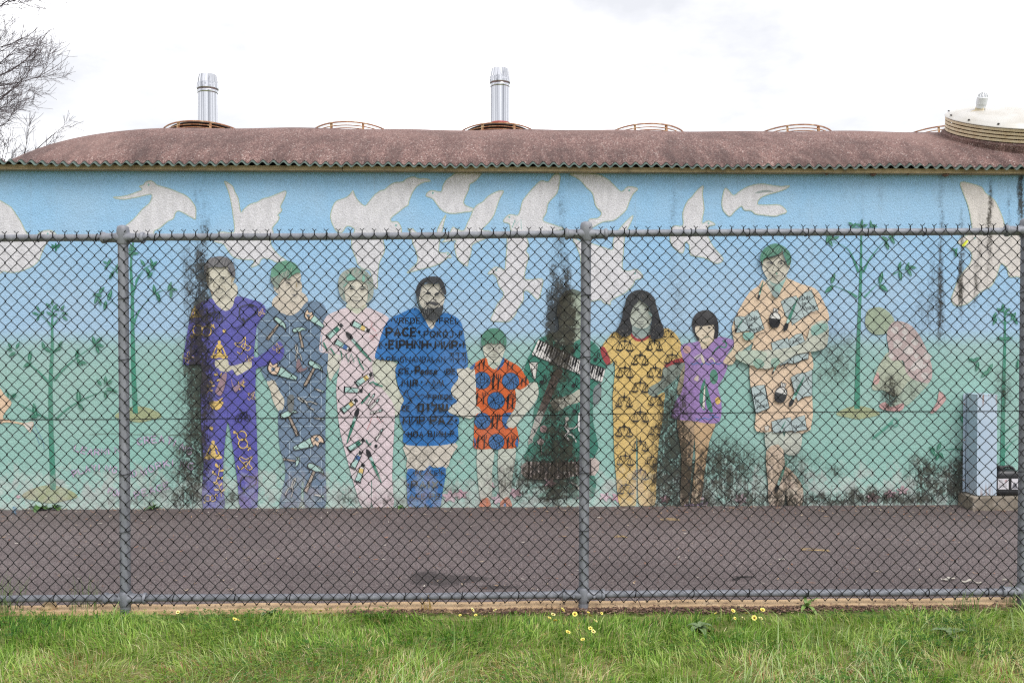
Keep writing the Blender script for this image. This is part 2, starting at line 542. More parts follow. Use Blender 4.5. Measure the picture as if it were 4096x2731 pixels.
# ================================================================== THE MURAL
# Each painted figure is a part of the building, its clothes, hair, face and print are sub-parts.
REG = dict(A=(0, 1100, .63796), B=(700, 950, .70175), C=(1200, 1000, .66986), D=(1800, 1200, .54222), E=(2350, 1100, .60578),
           F=(2850, 950, .70175), G=(3300, 850, .79680), d1=(0, 680, .34014), d2=(800, 680, .29762), d3=(1300, 680, .31891),
           d4=(1900, 680, .39548), d5=(3650, 700, .38250), z3=(2248, 400, .44728), f1=(780, 1000, .16584), f2=(1060, 1020, .16584),
           f3=(1330, 1050, .16584), f4=(1640, 1080, .16584), f5=(1880, 1280, .16584), f6=(2440, 1140, .16586), f7=(2740, 1220, .12757),
           f8=(3000, 960, .16584))
PK = 0.88
INK = (26, 26, 32)
def parse(s):
    if not isinstance(s, str): return [tuple(p) for p in s]
    return [tuple(float(a) for a in p.split(',')) for p in s.split()]
def crom(pts, closed=True, n=4):
    m = len(pts)
    if m < 3: return pts
    out = []
    rng_ = range(m) if closed else range(m - 1)
    for i in rng_:
        if closed:
            p0, p1, p2, p3 = pts[i - 1], pts[i], pts[(i + 1) % m], pts[(i + 2) % m]
        else:
            p0, p1, p2, p3 = pts[max(i - 1, 0)], pts[i], pts[i + 1], pts[min(i + 2, m - 1)]
        for k in range(n):
            t = k / n
            out.append(tuple(0.5 * (2 * b + (c - a) * t + (2 * a - 5 * b + 4 * c - d) * t * t + (3 * b - a - 3 * c + d) * t ** 3)
                             for a, b, c, d in zip(p0, p1, p2, p3)))
    if not closed: out.append(pts[-1])
    return out

class Paint:
    """a sheet of painted shapes lying on the wall; later strokes lie on earlier ones"""
    def __init__(self, reg, off):
        self.reg, self.mb, self.off = reg, MB(), off
        self.ops, self.bold, self.shade = [], 1.0, 1.0
    def src(self, pts, reg=None):
        x0, y0, s = REG[reg or self.reg]
        return [(x0 + x * s, y0 + y * s) for x, y in pts]
    def _put(self, src, faces, col):
        y = -self.off
        if max(col) > 70: col = tuple(c * .92 + 16 for c in col)       # chalky with age
        self.off += 0.00012
        vs = []
        for u, v in src:
            s, z = W(u, v)
            vs.append((s, y, max(z, 0.004)))
        self.ops.append((vs, faces, lin(col, PK * self.shade)))
        self.mb.add(*self.ops[-1])
    def poly(self, pts, col, smooth=True, reg=None):
        p = self.src(parse(pts), reg)
        a = sum(p[i - 1][0] * p[i][1] - p[i][0] * p[i - 1][1] for i in range(len(p)))
        if smooth: p = crom(p, True, 3)
        if a > 0: p = p[::-1]                   # face the street
        self._put(p, [tuple(range(len(p)))], col)
        return self
    def stroke(self, pts, w, col, smooth=True, closed=False, reg=None, taper=False):
        x0, y0, s = REG[reg or self.reg]
        p = self.src(parse(pts), reg)
        w = max(w * s * self.bold, 1.4 if self.bold > 1 else 0.0)
        if smooth and len(p) > 2: p = crom(p, closed, 3)
        m = len(p)
        vs, fs = [], []
        for i in range(m):
            a = p[i - 1] if (i > 0 or closed) else p[i]
            b = p[(i + 1) % m] if (i < m - 1 or closed) else p[i]
            dx, dy = b[0] - a[0], b[1] - a[1]
            L = math.hypot(dx, dy) or 1.0
            h = w / 2
            if taper: h *= max(0.15, 1 - abs(2 * i / max(m - 1, 1) - 1) ** 2) if taper != 'end' else max(0.2, 1 - i / max(m - 1, 1))
            nx_, ny_ = -dy / L * h, dx / L * h
            vs += [(p[i][0] + nx_, p[i][1] + ny_), (p[i][0] - nx_, p[i][1] - ny_)]
        for i in range(m if closed else m - 1):
            j = (i + 1) % m
            fs.append((2 * i, 2 * j, 2 * j + 1, 2 * i + 1))
        self._put(vs, fs, col)
        return self
    def disc(self, x, y, r, col, ry=None, reg=None, n=18):
        ry = ry or r
        return self.poly([(x + r * math.cos(2 * PI * k / n), y + ry * math.sin(2 * PI * k / n)) for k in range(n)], col, False, reg)
    def ring(self, x, y, r, w, col, ry=None, reg=None):
        ry = ry or r
        n = 20
        return self.stroke([(x + r * math.cos(2 * PI * k / n), y + ry * math.sin(2 * PI * k / n)) for k in range(n)], w, col, False, True, reg)
    def lines(self, items, w, col, **k):
        for it in items: self.stroke(it, w, col, **k)
        return self
    def icon(self, name, x, y, size, rot=0.0, flip=1, cols=None, reg=None):
        c, s_ = math.cos(rad(rot)), math.sin(rad(rot))
        tf = lambda p: [(x + size * (flip * a * c - b * s_), y + size * (flip * a * s_ + b * c)) for a, b in p]
        for op in ICON[name]:
            col = op[1]
            if isinstance(col, int): col = (cols or [INK, (225, 190, 100), (235, 232, 225)])[col]
            if op[0] == 'f': self.poly(tf(parse(op[2])), col, False, reg)
            elif op[0] == 'F': self.poly(tf(parse(op[2])), col, True, reg)
            elif op[0] == 's': self.stroke(tf(parse(op[3])), op[2] * size, col, False, False, reg)
            elif op[0] == 'S': self.stroke(tf(parse(op[3])), op[2] * size, col, True, False, reg)
            elif op[0] == 'c':
                q = tf([(op[2], op[3])])[0]; self.disc(q[0], q[1], op[4] * size, col, reg=reg, n=14)
            elif op[0] == 'o':
                q = tf([(op[3], op[4])])[0]; self.ring(q[0], q[1], op[5] * size, op[2] * size, col, reg=reg)
        return self
    def text(self, s, x, y, h, w=None, col=INK, th=0.10, rot=0.0, arc=0.0, slant=0.0, gap=0.28, reg=None):
        """hand lettering in single brush strokes; x, y is the left end of the base line, w the whole width"""
        adv = [LETTER_W.get(ch, 0.62) for ch in s]
        tot = sum(adv) + gap * (len(s) - 1)
        k = (w / tot) if w else h
        cx = 0.0
        for i, ch in enumerate(s):
            t_ = (cx + adv[i] / 2) / tot - 0.5
            a = rad(rot + arc * t_)
            for pl in GLYPH.get(ch, ()):
                q = []
                for gx, gy in pl:
                    lx = cx * k + (gx * adv[i] + slant * gy) * k
                    ly = -gy * h + (0 if not arc else -math.cos(t_ * 2.4) * arc * 0.35)
                    q.append((lx, ly))
                cxr, cyr = (cx + adv[i] / 2) * k, (0 if not arc else -math.cos(t_ * 2.4) * arc * 0.35)
                if arc:
                    ca, sa = math.cos(rad(arc * t_)), math.sin(rad(arc * t_))
                    q = [(cxr + (a_ - cxr) * ca - (b_ - cyr) * sa, cyr + (a_ - cxr) * sa + (b_ - cyr) * ca) for a_, b_ in q]
                cr, sr = math.cos(rad(rot)), math.sin(rad(rot))
                q = [(x + a_ * cr - b_ * sr, y + a_ * sr + b_ * cr) for a_, b_ in q]
                self.stroke(q, th * h, col, False, False, reg)
            cx += adv[i] + gap
        return self
    def split(self, names, parent):
        """every painted patch becomes a mesh of its own"""
        for i, op in enumerate(self.ops):
            MB().add(*op).build(names[min(i, len(names) - 1)], M_PAINT, parent)
    def build(self, name, parent, **kw):
        return self.mb.build(name, M_PAINT, parent, **kw)

def gl(s):
    return [[(float(a), float(b)) for a, b in (p.split(',') for p in pl.split())] for pl in s.split('|')]
_o = '.5,1 .2,.93 .03,.7 0,.45 .08,.18 .3,.02 .55,0 .82,.1 .97,.33 1,.6 .9,.85 .7,.97 .5,1'
GLYPH = {k: gl(v) for k, v in {
 'A': '0,0 .5,1 1,0|.18,.36 .82,.36', 'B': '0,0 0,1 .65,1 .88,.88 .88,.66 .65,.54 0,.54|.65,.54 .98,.42 1,.15 .75,0 0,0',
 'C': '1,.82 .75,.98 .4,.98 .1,.78 0,.5 .1,.2 .4,.02 .75,.02 1,.18', 'D': '0,0 0,1 .55,1 .9,.8 1,.5 .9,.2 .55,0 0,0',
 'E': '1,1 0,1 0,0 1,0|0,.52 .8,.52', 'F': '1,1 0,1 0,0|0,.52 .8,.52', 'G': '1,.84 .7,1 .35,.97 .08,.75 0,.45 .1,.15 .4,0 .75,.02 1,.2 1,.45 .6,.45',
 'H': '0,0 0,1|1,0 1,1|0,.5 1,.5', 'I': '.5,0 .5,1', 'J': '.9,1 .9,.25 .7,.02 .35,0 .1,.2|.5,1 1,1', 'K': '0,0 0,1|1,1 0,.42|.3,.58 1,0',
 'L': '0,1 0,0 1,0', 'M': '0,0 .08,1 .5,.3 .92,1 1,0', 'N': '0,0 0,1 1,0 1,1', 'O': _o, 'P': '0,0 0,1 .7,1 .98,.85 .98,.62 .7,.46 0,.46',
 'R': '0,0 0,1 .7,1 .96,.85 .96,.64 .7,.5 0,.5|.5,.5 1,0', 'S': '.95,.85 .7,1 .3,1 .05,.82 .1,.6 .85,.42 .98,.2 .75,0 .3,0 0,.16',
 'T': '0,1 1,1|.5,1 .5,0', 'U': '0,1 0,.3 .2,.03 .5,0 .8,.03 1,.3 1,1', 'V': '0,1 .5,0 1,1', 'W': '0,1 .22,0 .5,.75 .78,0 1,1', 'X': '0,0 1,1|0,1 1,0',
 'Y': '0,1 .5,.5 1,1|.5,.5 .5,0', 'Z': '0,1 1,1 0,0 1,0', 'И': '0,1 0,0 1,1 1,0', 'Р': '0,0 0,1 .7,1 .98,.85 .98,.62 .7,.46 0,.46', 'Ó': _o + '|.45,1.15 .75,1.35',
 'a': '.95,.5 .6,.62 .2,.5 .05,.25 .2,.02 .6,.02 .92,.3|.95,.6 .95,.1 1.1,0', 'c': '.95,.5 .55,.62 .15,.45 .05,.25 .25,.02 .65,0 1,.15',
 'd': '.95,.5 .5,.62 .12,.45 .05,.2 .3,.0 .7,.05 .92,.3|.98,1.05 .95,.1 1.1,0', 'e': '.08,.32 .9,.36 .8,.56 .5,.62 .15,.45 .05,.2 .3,0 .7,.0 1,.15',
 'f': '.95,.95 .65,1.05 .45,.85 .4,-.2|.1,.55 .85,.55', 'o': '.5,.62 .12,.45 .08,.2 .4,0 .8,.1 .95,.38 .75,.6 .5,.62', 'r': '.1,.6 .15,0|.15,.4 .5,.62 .95,.55',
 't': '.4,.95 .4,.1 .6,0 .9,.08|.05,.6 .85,.6', 'u': '.05,.6 .1,.1 .4,0 .8,.2|.9,.6 .9,.1 1.05,0', 'ш': '0,1 0,0 1,0 1,1|.5,1 .5,0',
 '·': '.2,.45 .8,.45 .8,.58 .2,.58 .2,.45 .8,.5', ',': '.5,.1 .3,-.2', 'ש': '0,1 .1,0 1,.25 1,1|.5,1 .52,.4 .05,.3', 'ל': '.1,1.25 .1,.85 .95,.85 .9,.5 .45,0', 'ו': '.3,.95 .75,.95 .75,0',
 'ם': '0,.95 1,.95 .95,0 .1,0 .1,.95', 'ד': '0,.95 1,.95|.8,.95 .8,0', 'ך': '0,.95 1,.95 .9,0|.45,.95 .4,.45'}.items()}
LETTER_W = {'I': 0.15, 'M': 0.85, 'W': 0.95, 'O': 0.78, '·': 0.16, ' ': 0.3, 'f': .5, 't': .45, 'r': .45, 'И': .68, 'ש': .9, 'ו': .4, 'E': .55, 'L': .5, 'ל': .6, ',': .2}

YEL = (228, 192, 104)
TL, GRN, WHT, PEA = (168, 205, 196), (42, 118, 96), (228, 226, 220), (226, 196, 168)
ICON = {
 'scales': [('f', 0, '-.62,-.55 -.15,-.62 0,-.8 .15,-.62 .62,-.55 .62,-.47 .15,-.5 0,-.42 -.15,-.5 -.62,-.47'), ('s', 0, .07, '0,-1.05 0,-.1'),
            ('s', 0, .06, '-.55,-.5 -.95,.35'), ('s', 0, .06, '-.55,-.5 -.2,.35'), ('s', 0, .05, '-.55,-.5 -.66,.35'), ('F', 0, '-1,.32 -.58,.38 -.15,.32 -.35,.52 -.6,.56 -.85,.5'),
            ('s', 0, .06, '.55,-.5 .2,.35'), ('s', 0, .06, '.55,-.5 .95,.35'), ('s', 0, .05, '.55,-.5 .62,.35'), ('F', 0, '.15,.32 .58,.38 1,.32 .85,.5 .6,.56 .35,.52')],
 'fork': [('s', 0, .16, '0,-.3 0,1'), ('s', 0, .09, '-.28,-1 -.26,-.4 0,-.2 .26,-.4 .28,-1'), ('s', 0, .09, '0,-1 0,-.3')],
 'knife': [('F', 0, '.12,-1 .14,0 -.2,.05 -.16,-.4'), ('s', 0, .18, '0,0 0,1')],
 'globe': [('c', (44, 98, 158), 0, 0, 1), ('o', 0, .05, 0, 0, 1), ('S', 0, .05, '-.5,-.82 -.2,-.2 -.1,.4 -.3,.92'), ('S', 0, .05, '.1,-.95 .3,-.2 .3,.4 .2,.95'), ('S', 0, .06, '-.3,-.2 0,-.05 .15,-.25 .3,-.1'),
           ('S', 0, .06, '-.25,.2 0,.3 .2,.15 .35,.3'), ('s', 0, .05, '-.85,.4 -.5,-.1'), ('s', 0, .05, '-.7,.6 -.35,.05'), ('s', 0, .05, '-.5,.75 -.25,.3'), ('S', 0, .06, '.4,-.5 .7,-.3 .55,0 .8,.2 .6,.5')],
 'hammer': [('f', 0, '-.12,-.5 .12,-.5 .16,1.05 -.14,1.05'), ('f', (165, 148, 132), '-.07,-.45 .07,-.45 .1,1 -.08,1'), ('F', 0, '-.55,-.86 .05,-.9 .45,-.8 .75,-.45 .3,-.55 .1,-.42 -.15,-.45 -.55,-.5'), ('F', TL, '-.48,-.8 .05,-.84 .4,-.75 .62,-.53 .3,-.6 .1,-.5 -.15,-.52 -.48,-.56')],
 'saw': [('f', 0, '-.25,-.32 1.05,-.12 1.05,.16 -.3,.36'), ('f', TL, '-.2,-.26 1,-.07 1,.12 -.25,.3'), ('F', 0, '-1,-.35 -.7,-.2 -.5,-.45 -.35,-.2 -.2,-.3 -.2,.32 -.6,.42 -.95,.2'), ('F', PEA, '-.92,-.25 -.7,-.13 -.5,-.35 -.38,-.13 -.26,-.22 -.26,.26 -.6,.35 -.88,.15'), ('c', (105, 128, 150), -.58, .08, .13)],
 'pliers': [('S', 0, .16, '-.3,1 -.25,.3 .05,-.1 .1,-.6 0,-1'), ('S', 0, .16, '.3,1 .25,.3 -.05,-.1 -.1,-.6 0,-1'), ('S', (190, 190, 185), .08, '-.3,.95 -.25,.3 .05,-.1 .1,-.6 0,-.95'), ('S', (190, 190, 185), .08, '.3,.95 .25,.3 -.05,-.1 -.1,-.6 0,-.95')],
 'tube': [('f', 0, '-1,-.36 -.86,-.36 -.86,.36 -1,.36'), ('f', 0, '-.9,-.32 .62,-.26 .62,.26 -.9,.32'), ('f', TL, '-.84,-.24 0,-.2 0,.2 -.84,.24'), ('f', 1, '0,-.2 .45,-.19 .45,.19 0,.2'), ('f', WHT, '.45,-.17 .6,-.15 .6,.15 .45,.17'), ('f', 0, '.64,-.17 .95,-.2 .95,.2 .64,.17')],
 'brush': [('F', 0, '-1,0 -.75,-.12 -.5,-.07 -.5,.07 -.75,.12'), ('f', TL, '-.5,-.07 -.25,-.08 -.25,.08 -.5,.07'), ('f', GRN, '-.25,-.08 .2,-.07 1,-.01 1,.03 .2,.08 -.25,.08')],
 'pencil': [('f', 0, '-1,-.16 .7,-.16 1,0 .7,.16 -1,.16'), ('f', WHT, '-.9,-.09 .3,-.09 .3,.09 -.9,.09'), ('f', TL, '.36,-.09 .66,-.09 .66,.09 .36,.09')],
 'ink': [('f', 0, '-.3,-1 .3,-1 .26,-.55 -.26,-.55'), ('f', WHT, '-.22,-.93 .22,-.93 .2,-.6 -.2,-.6'), ('s', 0, .06, '-.08,-.95 -.07,-.58'), ('s', 0, .06, '.1,-.95 .08,-.58'), ('F', 0, '-.25,-.52 .25,-.52 .6,-.1 .45,.95 -.4,1 -.62,-.05'), ('F', WHT, '-.2,-.46 .2,-.46 .5,-.1 .48,.1 -.52,.08 -.5,-.05')],
 'sitter': [('c', 1, 0, -.82, .18), ('F', 1, '-.1,-.64 .1,-.64 .3,-.44 .2,-.05 .26,.42 -.26,.42 -.2,-.05 -.3,-.44'), ('S', 1, .14, '-.26,-.42 -.46,0 -.66,.5'), ('S', 1, .14, '.26,-.42 .46,0 .66,.5'), ('F', 1, '-.95,.75 -.6,.45 0,.4 .6,.45 .95,.75 .5,.92 0,.8 -.5,.92'), ('S', 0, .05, '-.6,.62 0,.66 .6,.6'), ('S', 0, .05, '-.3,-.1 0,.05 .3,-.1')],
 'sexes': [('o', 1, .1, -.38, 0, .42), ('o', 1, .1, .36, .02, .42), ('s', 1, .1, '-.62,.36 -.9,.72'), ('s', 1, .1, '-.98,.48 -.68,.7'), ('s', 1, .1, '.68,-.3 .98,-.62'), ('s', 1, .1, '.72,-.62 1.08,-.3')],
 'knot': [('S', 1, .1, '-.9,.5 -.5,.9 0,.3 -.6,-.1 -.8,-.6 0,-.4 .7,-.9 .4,0 .9,.5 .4,.8 0,.3'), ('S', 1, .09, '-.3,.1 .3,-.2 .1,.7')],
 'stetho': [('S', 0, .09, '.2,-1 -.6,-.8 -.7,0 -.3,.5 .2,.2 .9,-.3 .85,-.8 .2,-1'), ('S', 0, .2, '.15,-1 .6,-.9'), ('s', 0, .14, '-.4,.2 -.2,.75'), ('S', 0, .07, '-.25,.7 -.9,1.1 -1.4,1.05')],
 'bike': [('o', 0, .1, -.5, .4, .42), ('o', 0, .1, .6, .4, .36), ('S', 0, .1, '-.5,.4 -.1,-.3 .5,-.3 .6,.4'), ('s', 0, .1, '-.3,-.9 .1,-.3 -.1,.3 .6,.35'), ('s', 0, .09, '-.6,-.2 .7,-.3')],
 'mortar': [('F', 1, '-.9,-.2 .9,-.25 .75,.4 .3,.85 -.3,.85 -.75,.4'), ('s', 1, .2, '.2,-.2 .9,-.7'), ('S', 0, .05, '-.9,-.2 0,-.05 .9,-.25')],
 'sprig': [('S', 1, .07, '0,1 .1,.2 -.05,-.9'), ('F', 1, '.05,.5 .5,.2 .55,.4'), ('F', 1, '.05,.2 -.5,-.1 -.5,.15'), ('F', 1, '0,-.2 .45,-.55 .45,-.3'), ('F', 1, '0,-.5 -.4,-.9 -.45,-.6')],
 'leaf': [('F', 0, '-1,0 -.5,-.34 .1,-.36 1,0 .1,.34 -.5,.3')],
 'palm': [('F', 0, '0,.2 -.9,-.2 -.2,0'), ('F', 0, '0,.2 -.5,-.9 -.05,0'), ('F', 0, '0,.2 .3,-.9 .12,0'), ('F', 0, '0,.2 1,-.3 .2,.05'), ('S', 0, .09, '0,0 -.3,.9')],
 'note': [('c', 0, -.3, .5, .35), ('s', 0, .12, '0,.5 0,-.9'), ('S', 0, .12, '0,-.9 .4,-.5 .3,0')],
}

# ------------------------------------------------------------------ doves
DOVE, DOVE_LINE, DOVE_EYE = (216, 214, 219), (172, 186, 166), (120, 178, 172)
DOVES = [
 ('d1', '-60,350 0,360 60,395 130,440 180,510 240,600 290,700 335,765 400,765 440,760 480,730 540,712 600,712 640,735 670,775 600,800 560,850 530,890 490,980 460,1060 400,1120 320,1160 230,1195 130,1205 40,1190 -60,1170', (562, 750), 'painted dove cut off by the left end, a sprig in its beak', 0),
 ('d1', '1330,322 1400,318 1500,300 1600,265 1670,235 1660,210 1640,193 1690,175 1710,145 1765,127 1810,145 1840,175 1900,195 2000,225 2100,265 2180,300 2240,350 2290,420 2305,480 2300,570 2285,575 2220,540 2150,500 2095,482 2060,510 2040,570 1980,600 1930,640 1870,690 1810,720 1780,790 1380,790 1430,690 1500,640 1560,590 1610,540 1650,490 1700,440 1750,400 1780,350 1785,290 1720,295 1640,315 1560,330 1470,345 1390,340', (1748, 175), 'painted dove with outstretched neck above the left fence post', 0),
 ('d2', '328,155 380,175 440,225 470,300 500,350 520,410 530,480 550,572 600,520 680,460 770,435 840,390 940,365 1050,320 1155,285 1130,390 1080,490 1100,545 1045,605 1065,630 1050,680 1000,740 970,790 985,840 950,960 960,1020 1010,1090 1080,1160 1170,1230 1030,1240 960,1205 850,1185 815,1210 790,1265 700,1305 690,1300 730,1240 700,1205 610,1205 510,1190 440,1160 390,1100 350,1040 310,990 190,960 240,900 240,850 310,835 455,840 460,720 445,610 430,500 400,350 365,240', (262, 880), 'painted dove with both wings raised above the grey haired man in purple', 0),
 ('d3', '350,262 370,310 400,365 450,420 505,450 560,390 620,320 690,265 750,248 810,195 880,160 975,150 1030,110 1110,88 1180,112 1260,107 1325,140 1240,155 1160,200 1110,260 1080,320 1050,400 1045,435 980,480 920,530 830,600 835,650 905,650 940,690 960,760 930,830 740,860 735,900 750,1000 720,1080 690,1140 670,1230 660,1350 655,1480 610,1470 590,1350 560,1260 480,1240 410,1180 395,1120 370,1060 340,980 335,880 360,790 370,740 310,705 260,715 215,780 150,770 110,710 80,640 70,570 95,470 135,400 200,370 270,345 320,300', (890, 695), 'largest painted dove, swooping above the woman in pink', 0),
 ('d3', '1660,40 1940,40 1930,90 1870,150 1815,180 1800,250 1740,390 1770,450 1870,490 1830,520 1740,530 1640,545 1540,540 1460,500 1410,440 1350,360 1265,322 1330,258 1455,275 1480,200 1520,130 1590,80', (1352, 290), 'painted dove facing left directly under the fascia', 0),
 ('d3', '2239,264 2150,275 2050,330 1980,400 1910,440 1860,500 1830,580 1790,660 1740,760 1650,740 1600,720 1560,810 1500,880 1480,905 1640,880 1625,940 1640,1040 1670,1120 1740,1180 1785,1205 1800,1130 1830,1050 1840,950 1890,910 2030,850 2080,770 1970,750 2060,650 2120,560 2160,440 2195,350', None, 'painted dove with one long wing reaching up to the right', 0),
 ('d3', '1520,560 1490,660 1470,760 1445,860 1430,960 1430,1030 1500,1040 1545,1035 1585,1095 1540,1100 1480,1150 1400,1190 1290,1225 1200,1245 1090,1275 1030,1290 1090,1230 1150,1170 1165,1100 1140,1010 1110,940 1095,870 1100,800 1040,745 1100,740 1140,780 1290,850 1400,860 1410,760 1460,650', (1540, 1055), 'painted dove facing right above the bearded man', 0),
 ('d4', '830,40 858,60 855,120 830,230 760,310 735,350 720,430 685,510 780,550 880,585 870,605 600,640 380,625 350,545 285,520 345,452 430,460 460,400 480,320 530,250 600,170 670,110 740,122 790,60', (348, 478), 'painted dove facing left with a scribble on its breast', 0),
 ('d4', '340,640 480,640 540,740 515,820 545,870 520,960 500,1090 550,1110 680,1100 675,1190 640,1310 580,1260 530,1220 490,1230 490,1310 440,1390 400,1470 340,1530 240,1530 160,1520 200,1420 230,1350 280,1290 290,1240 240,1170 220,1090 180,1050 130,1050 190,990 240,985 300,1010 310,930 320,820 325,730', (215, 1010), 'painted dove with spread wings above the boy in orange', 0),
 ('d4', '965,40 1210,40 1340,95 1400,150 1480,220 1550,170 1645,190 1600,240 1560,320 1530,400 1470,460 1400,510 1290,525 1200,575 1160,580 1155,500 1240,490 1280,435 1220,360 1190,240 1130,180 1070,110 1010,70', (1560, 207), 'painted dove facing right above the middle fence post', 0),
 ('d4', '990,690 1060,720 1200,750 1350,800 1395,800 1400,700 1460,600 1530,520 1600,460 1570,540 1530,620 1510,700 1500,840 1490,1000 1560,1020 1640,1005 1700,1085 1620,1110 1600,1160 1520,1240 1420,1290 1370,1330 1370,1360 1300,1340 1270,1310 1160,1330 1080,1330 1075,1100 1070,910 1040,800', (1617, 1045), 'painted dove behind the middle fence post, facing right', 0),
 ('z3', '1262,768 1255,840 1270,970 1255,1050 1255,1105 1310,1082 1370,1115 1310,1130 1290,1200 1310,1230 1350,1310 1440,1420 1390,1462 1330,1440 1270,1410 1150,1385 1140,1300 1100,1270 1080,1370 990,1310 965,1230 990,1130 1080,1125 1080,1010 1120,910 1160,870 1200,820', (1310, 1103), 'painted dove with an upright wing above the child in purple', 0),
 ('z3', '1455,795 1490,810 1535,855 1600,810 1680,770 1780,752 1880,765 1960,775 2035,768 1990,800 1920,825 1830,850 1770,880 1750,935 1850,940 1945,940 2010,1000 1950,1025 1900,1040 1800,1030 1730,1020 1690,990 1630,985 1605,950 1550,990 1500,1040 1460,1010 1435,970 1430,900', None, 'painted dove flying level above the man in peach', 0),
 ('d5', '500,78 620,95 720,130 760,190 850,260 900,350 940,450 970,560 990,640 1140,640 1135,1030 1080,1060 1010,1060 985,970 920,930 880,1050 820,1160 720,1215 640,1290 560,1350 450,1365 405,1300 430,1220 470,1110 530,1010 600,930 620,830 570,760 530,740 470,700 540,640 620,600 610,470 580,320 530,190', (648, 660), 'streaked painted dove at the right end', (214, 207, 202)),
]
for i, (reg, pts, eye, lab, col) in enumerate(DOVES):
    p = Paint(reg, 0.0010 + 0.0002 * i)
    s = REG[reg][2]
    p.poly(pts, col or DOVE)
    p.stroke(pts, 4.0 / s, DOVE_LINE, True, True)
    if eye: p.disc(eye[0], eye[1], 4 / s, DOVE_EYE)
    if i == 7: p.stroke('372,592 405,505 415,555 465,500 467,600', 7, (120, 176, 170), False)
    if i == 12: p.poly('1725,838 1760,815 1830,806 1895,822 1830,826', (150, 160, 160))
    p.build('painted_dove', building, label=lab)

# ------------------------------------------------------------------ painted saplings
SAP, SAPL = (58, 134, 110), (30, 108, 82)
def sapling(label, trunk, branches, leaves, mound, off, extra=None):
    reg0 = trunk[0]
    p = Paint(reg0, off)
    x0, y0, s = REG[reg0]
    q = crom(parse(trunk[1]), False, 4)
    ws = trunk[2]
    src = p.src(q)
    m = len(src)
    vs, fs = [], []
    for i, (u, v) in enumerate(src):
        h = s * (ws[0] + (ws[1] - ws[0]) * i / (m - 1)) / 2
        vs += [(u + h, v), (u - h, v)]
    fs = [(2 * i, 2 * i + 2, 2 * i + 3, 2 * i + 1) for i in range(m - 1)]
    p._put(vs, fs, SAP)
    root = p.build('painted_sapling', building, label=label)
    if mound:
        pm = Paint(mound[0], off - 0.0008)
        pm.poly([(mound[1] + mound[3] * math.cos(a) * (1 + .12 * math.sin(3 * a)), mound[2] + mound[4] * math.sin(a) * (1 + .1 * math.cos(4 * a))) for a in np.linspace(0, 2 * PI, 18)[:-1]], (156, 166, 124))
        pm.build('earth_mound', root)
    pb = Paint(reg0, off + 0.0012)
    for (reg, pts, w) in branches: pb.stroke(pts, w, SAP, True, False, reg, 'end')
    pb.build('branches', root, kind='stuff')
    pl = Paint(reg0, off + 0.0020)
    for (reg, x, y, a, L) in leaves:
        pl.icon('leaf', x, y, L / 2, a, cols=[SAPL], reg=reg)
        c_, s_ = math.cos(rad(a)), math.sin(rad(a))
        pl.stroke([(x - L * .4 * c_, y - L * .4 * s_), (x + L * .35 * c_, y + L * .35 * s_)], L * .05, (110, 170, 146), False, False, reg)
    pl.build('leaves', root, kind='stuff')
    return root
A_ = 'A'
sapling('painted green sapling left of the left fence post', (A_, '335,1345 322,1000 318,690 328,480 328,330 330,210', (36, 9)),
 [(A_, '318,690 260,620 190,560 110,490', 16), (A_, '340,660 400,590 480,520 590,440', 16), (A_, '328,480 290,470 270,430', 16), (A_, '328,480 360,470 388,430', 16),
  (A_, '350,905 420,840 500,790 600,745 690,720', 14), (A_, '300,900 200,850 130,810 75,780', 11), (A_, '328,330 290,280 240,240', 10), (A_, '330,320 370,270 400,235', 10)],
 [(A_, x, y, a, L) for x, y, a, L in [(222, 240, 200, 45), (262, 240, 140, 45), (240, 270, 110, 40), (240, 210, 240, 40), (305, 190, 220, 45), (350, 195, -40, 45), (330, 170, -90, 40), (360, 215, 20, 40), (310, 240, 210, 40), (345, 250, -20, 40), (395, 205, -60, 45),
   (410, 240, 10, 40), (410, 270, 40, 45), (275, 440, -110, 55), (300, 465, 30, 50), (380, 435, -60, 55), (365, 462, 160, 50), (65, 440, -120, 45), (115, 440, -60, 45), (80, 495, 150, 50), (62, 465, 190, 40), (192, 505, -80, 65), (175, 560, 150, 60),
   (590, 405, -110, 55), (625, 405, -40, 50), (635, 440, 20, 45), (615, 465, 70, 55), (600, 430, 200, 40), (488, 490, -80, 60), (500, 545, 60, 55), (525, 548, 10, 50), (625, 670, 230, 50), (665, 655, -90, 50), (690, 670, -30, 45), (695, 715, 10, 55), (665, 750, 80, 50), (720, 725, 20, 45),
   (497, 755, -95, 80), (512, 825, 50, 60), (55, 745, -100, 40), (90, 755, -40, 55), (222, 840, -100, 80), (215, 885, 170, 60)]],
 (A_, 312, 1372, 168, 52), 0.0045)
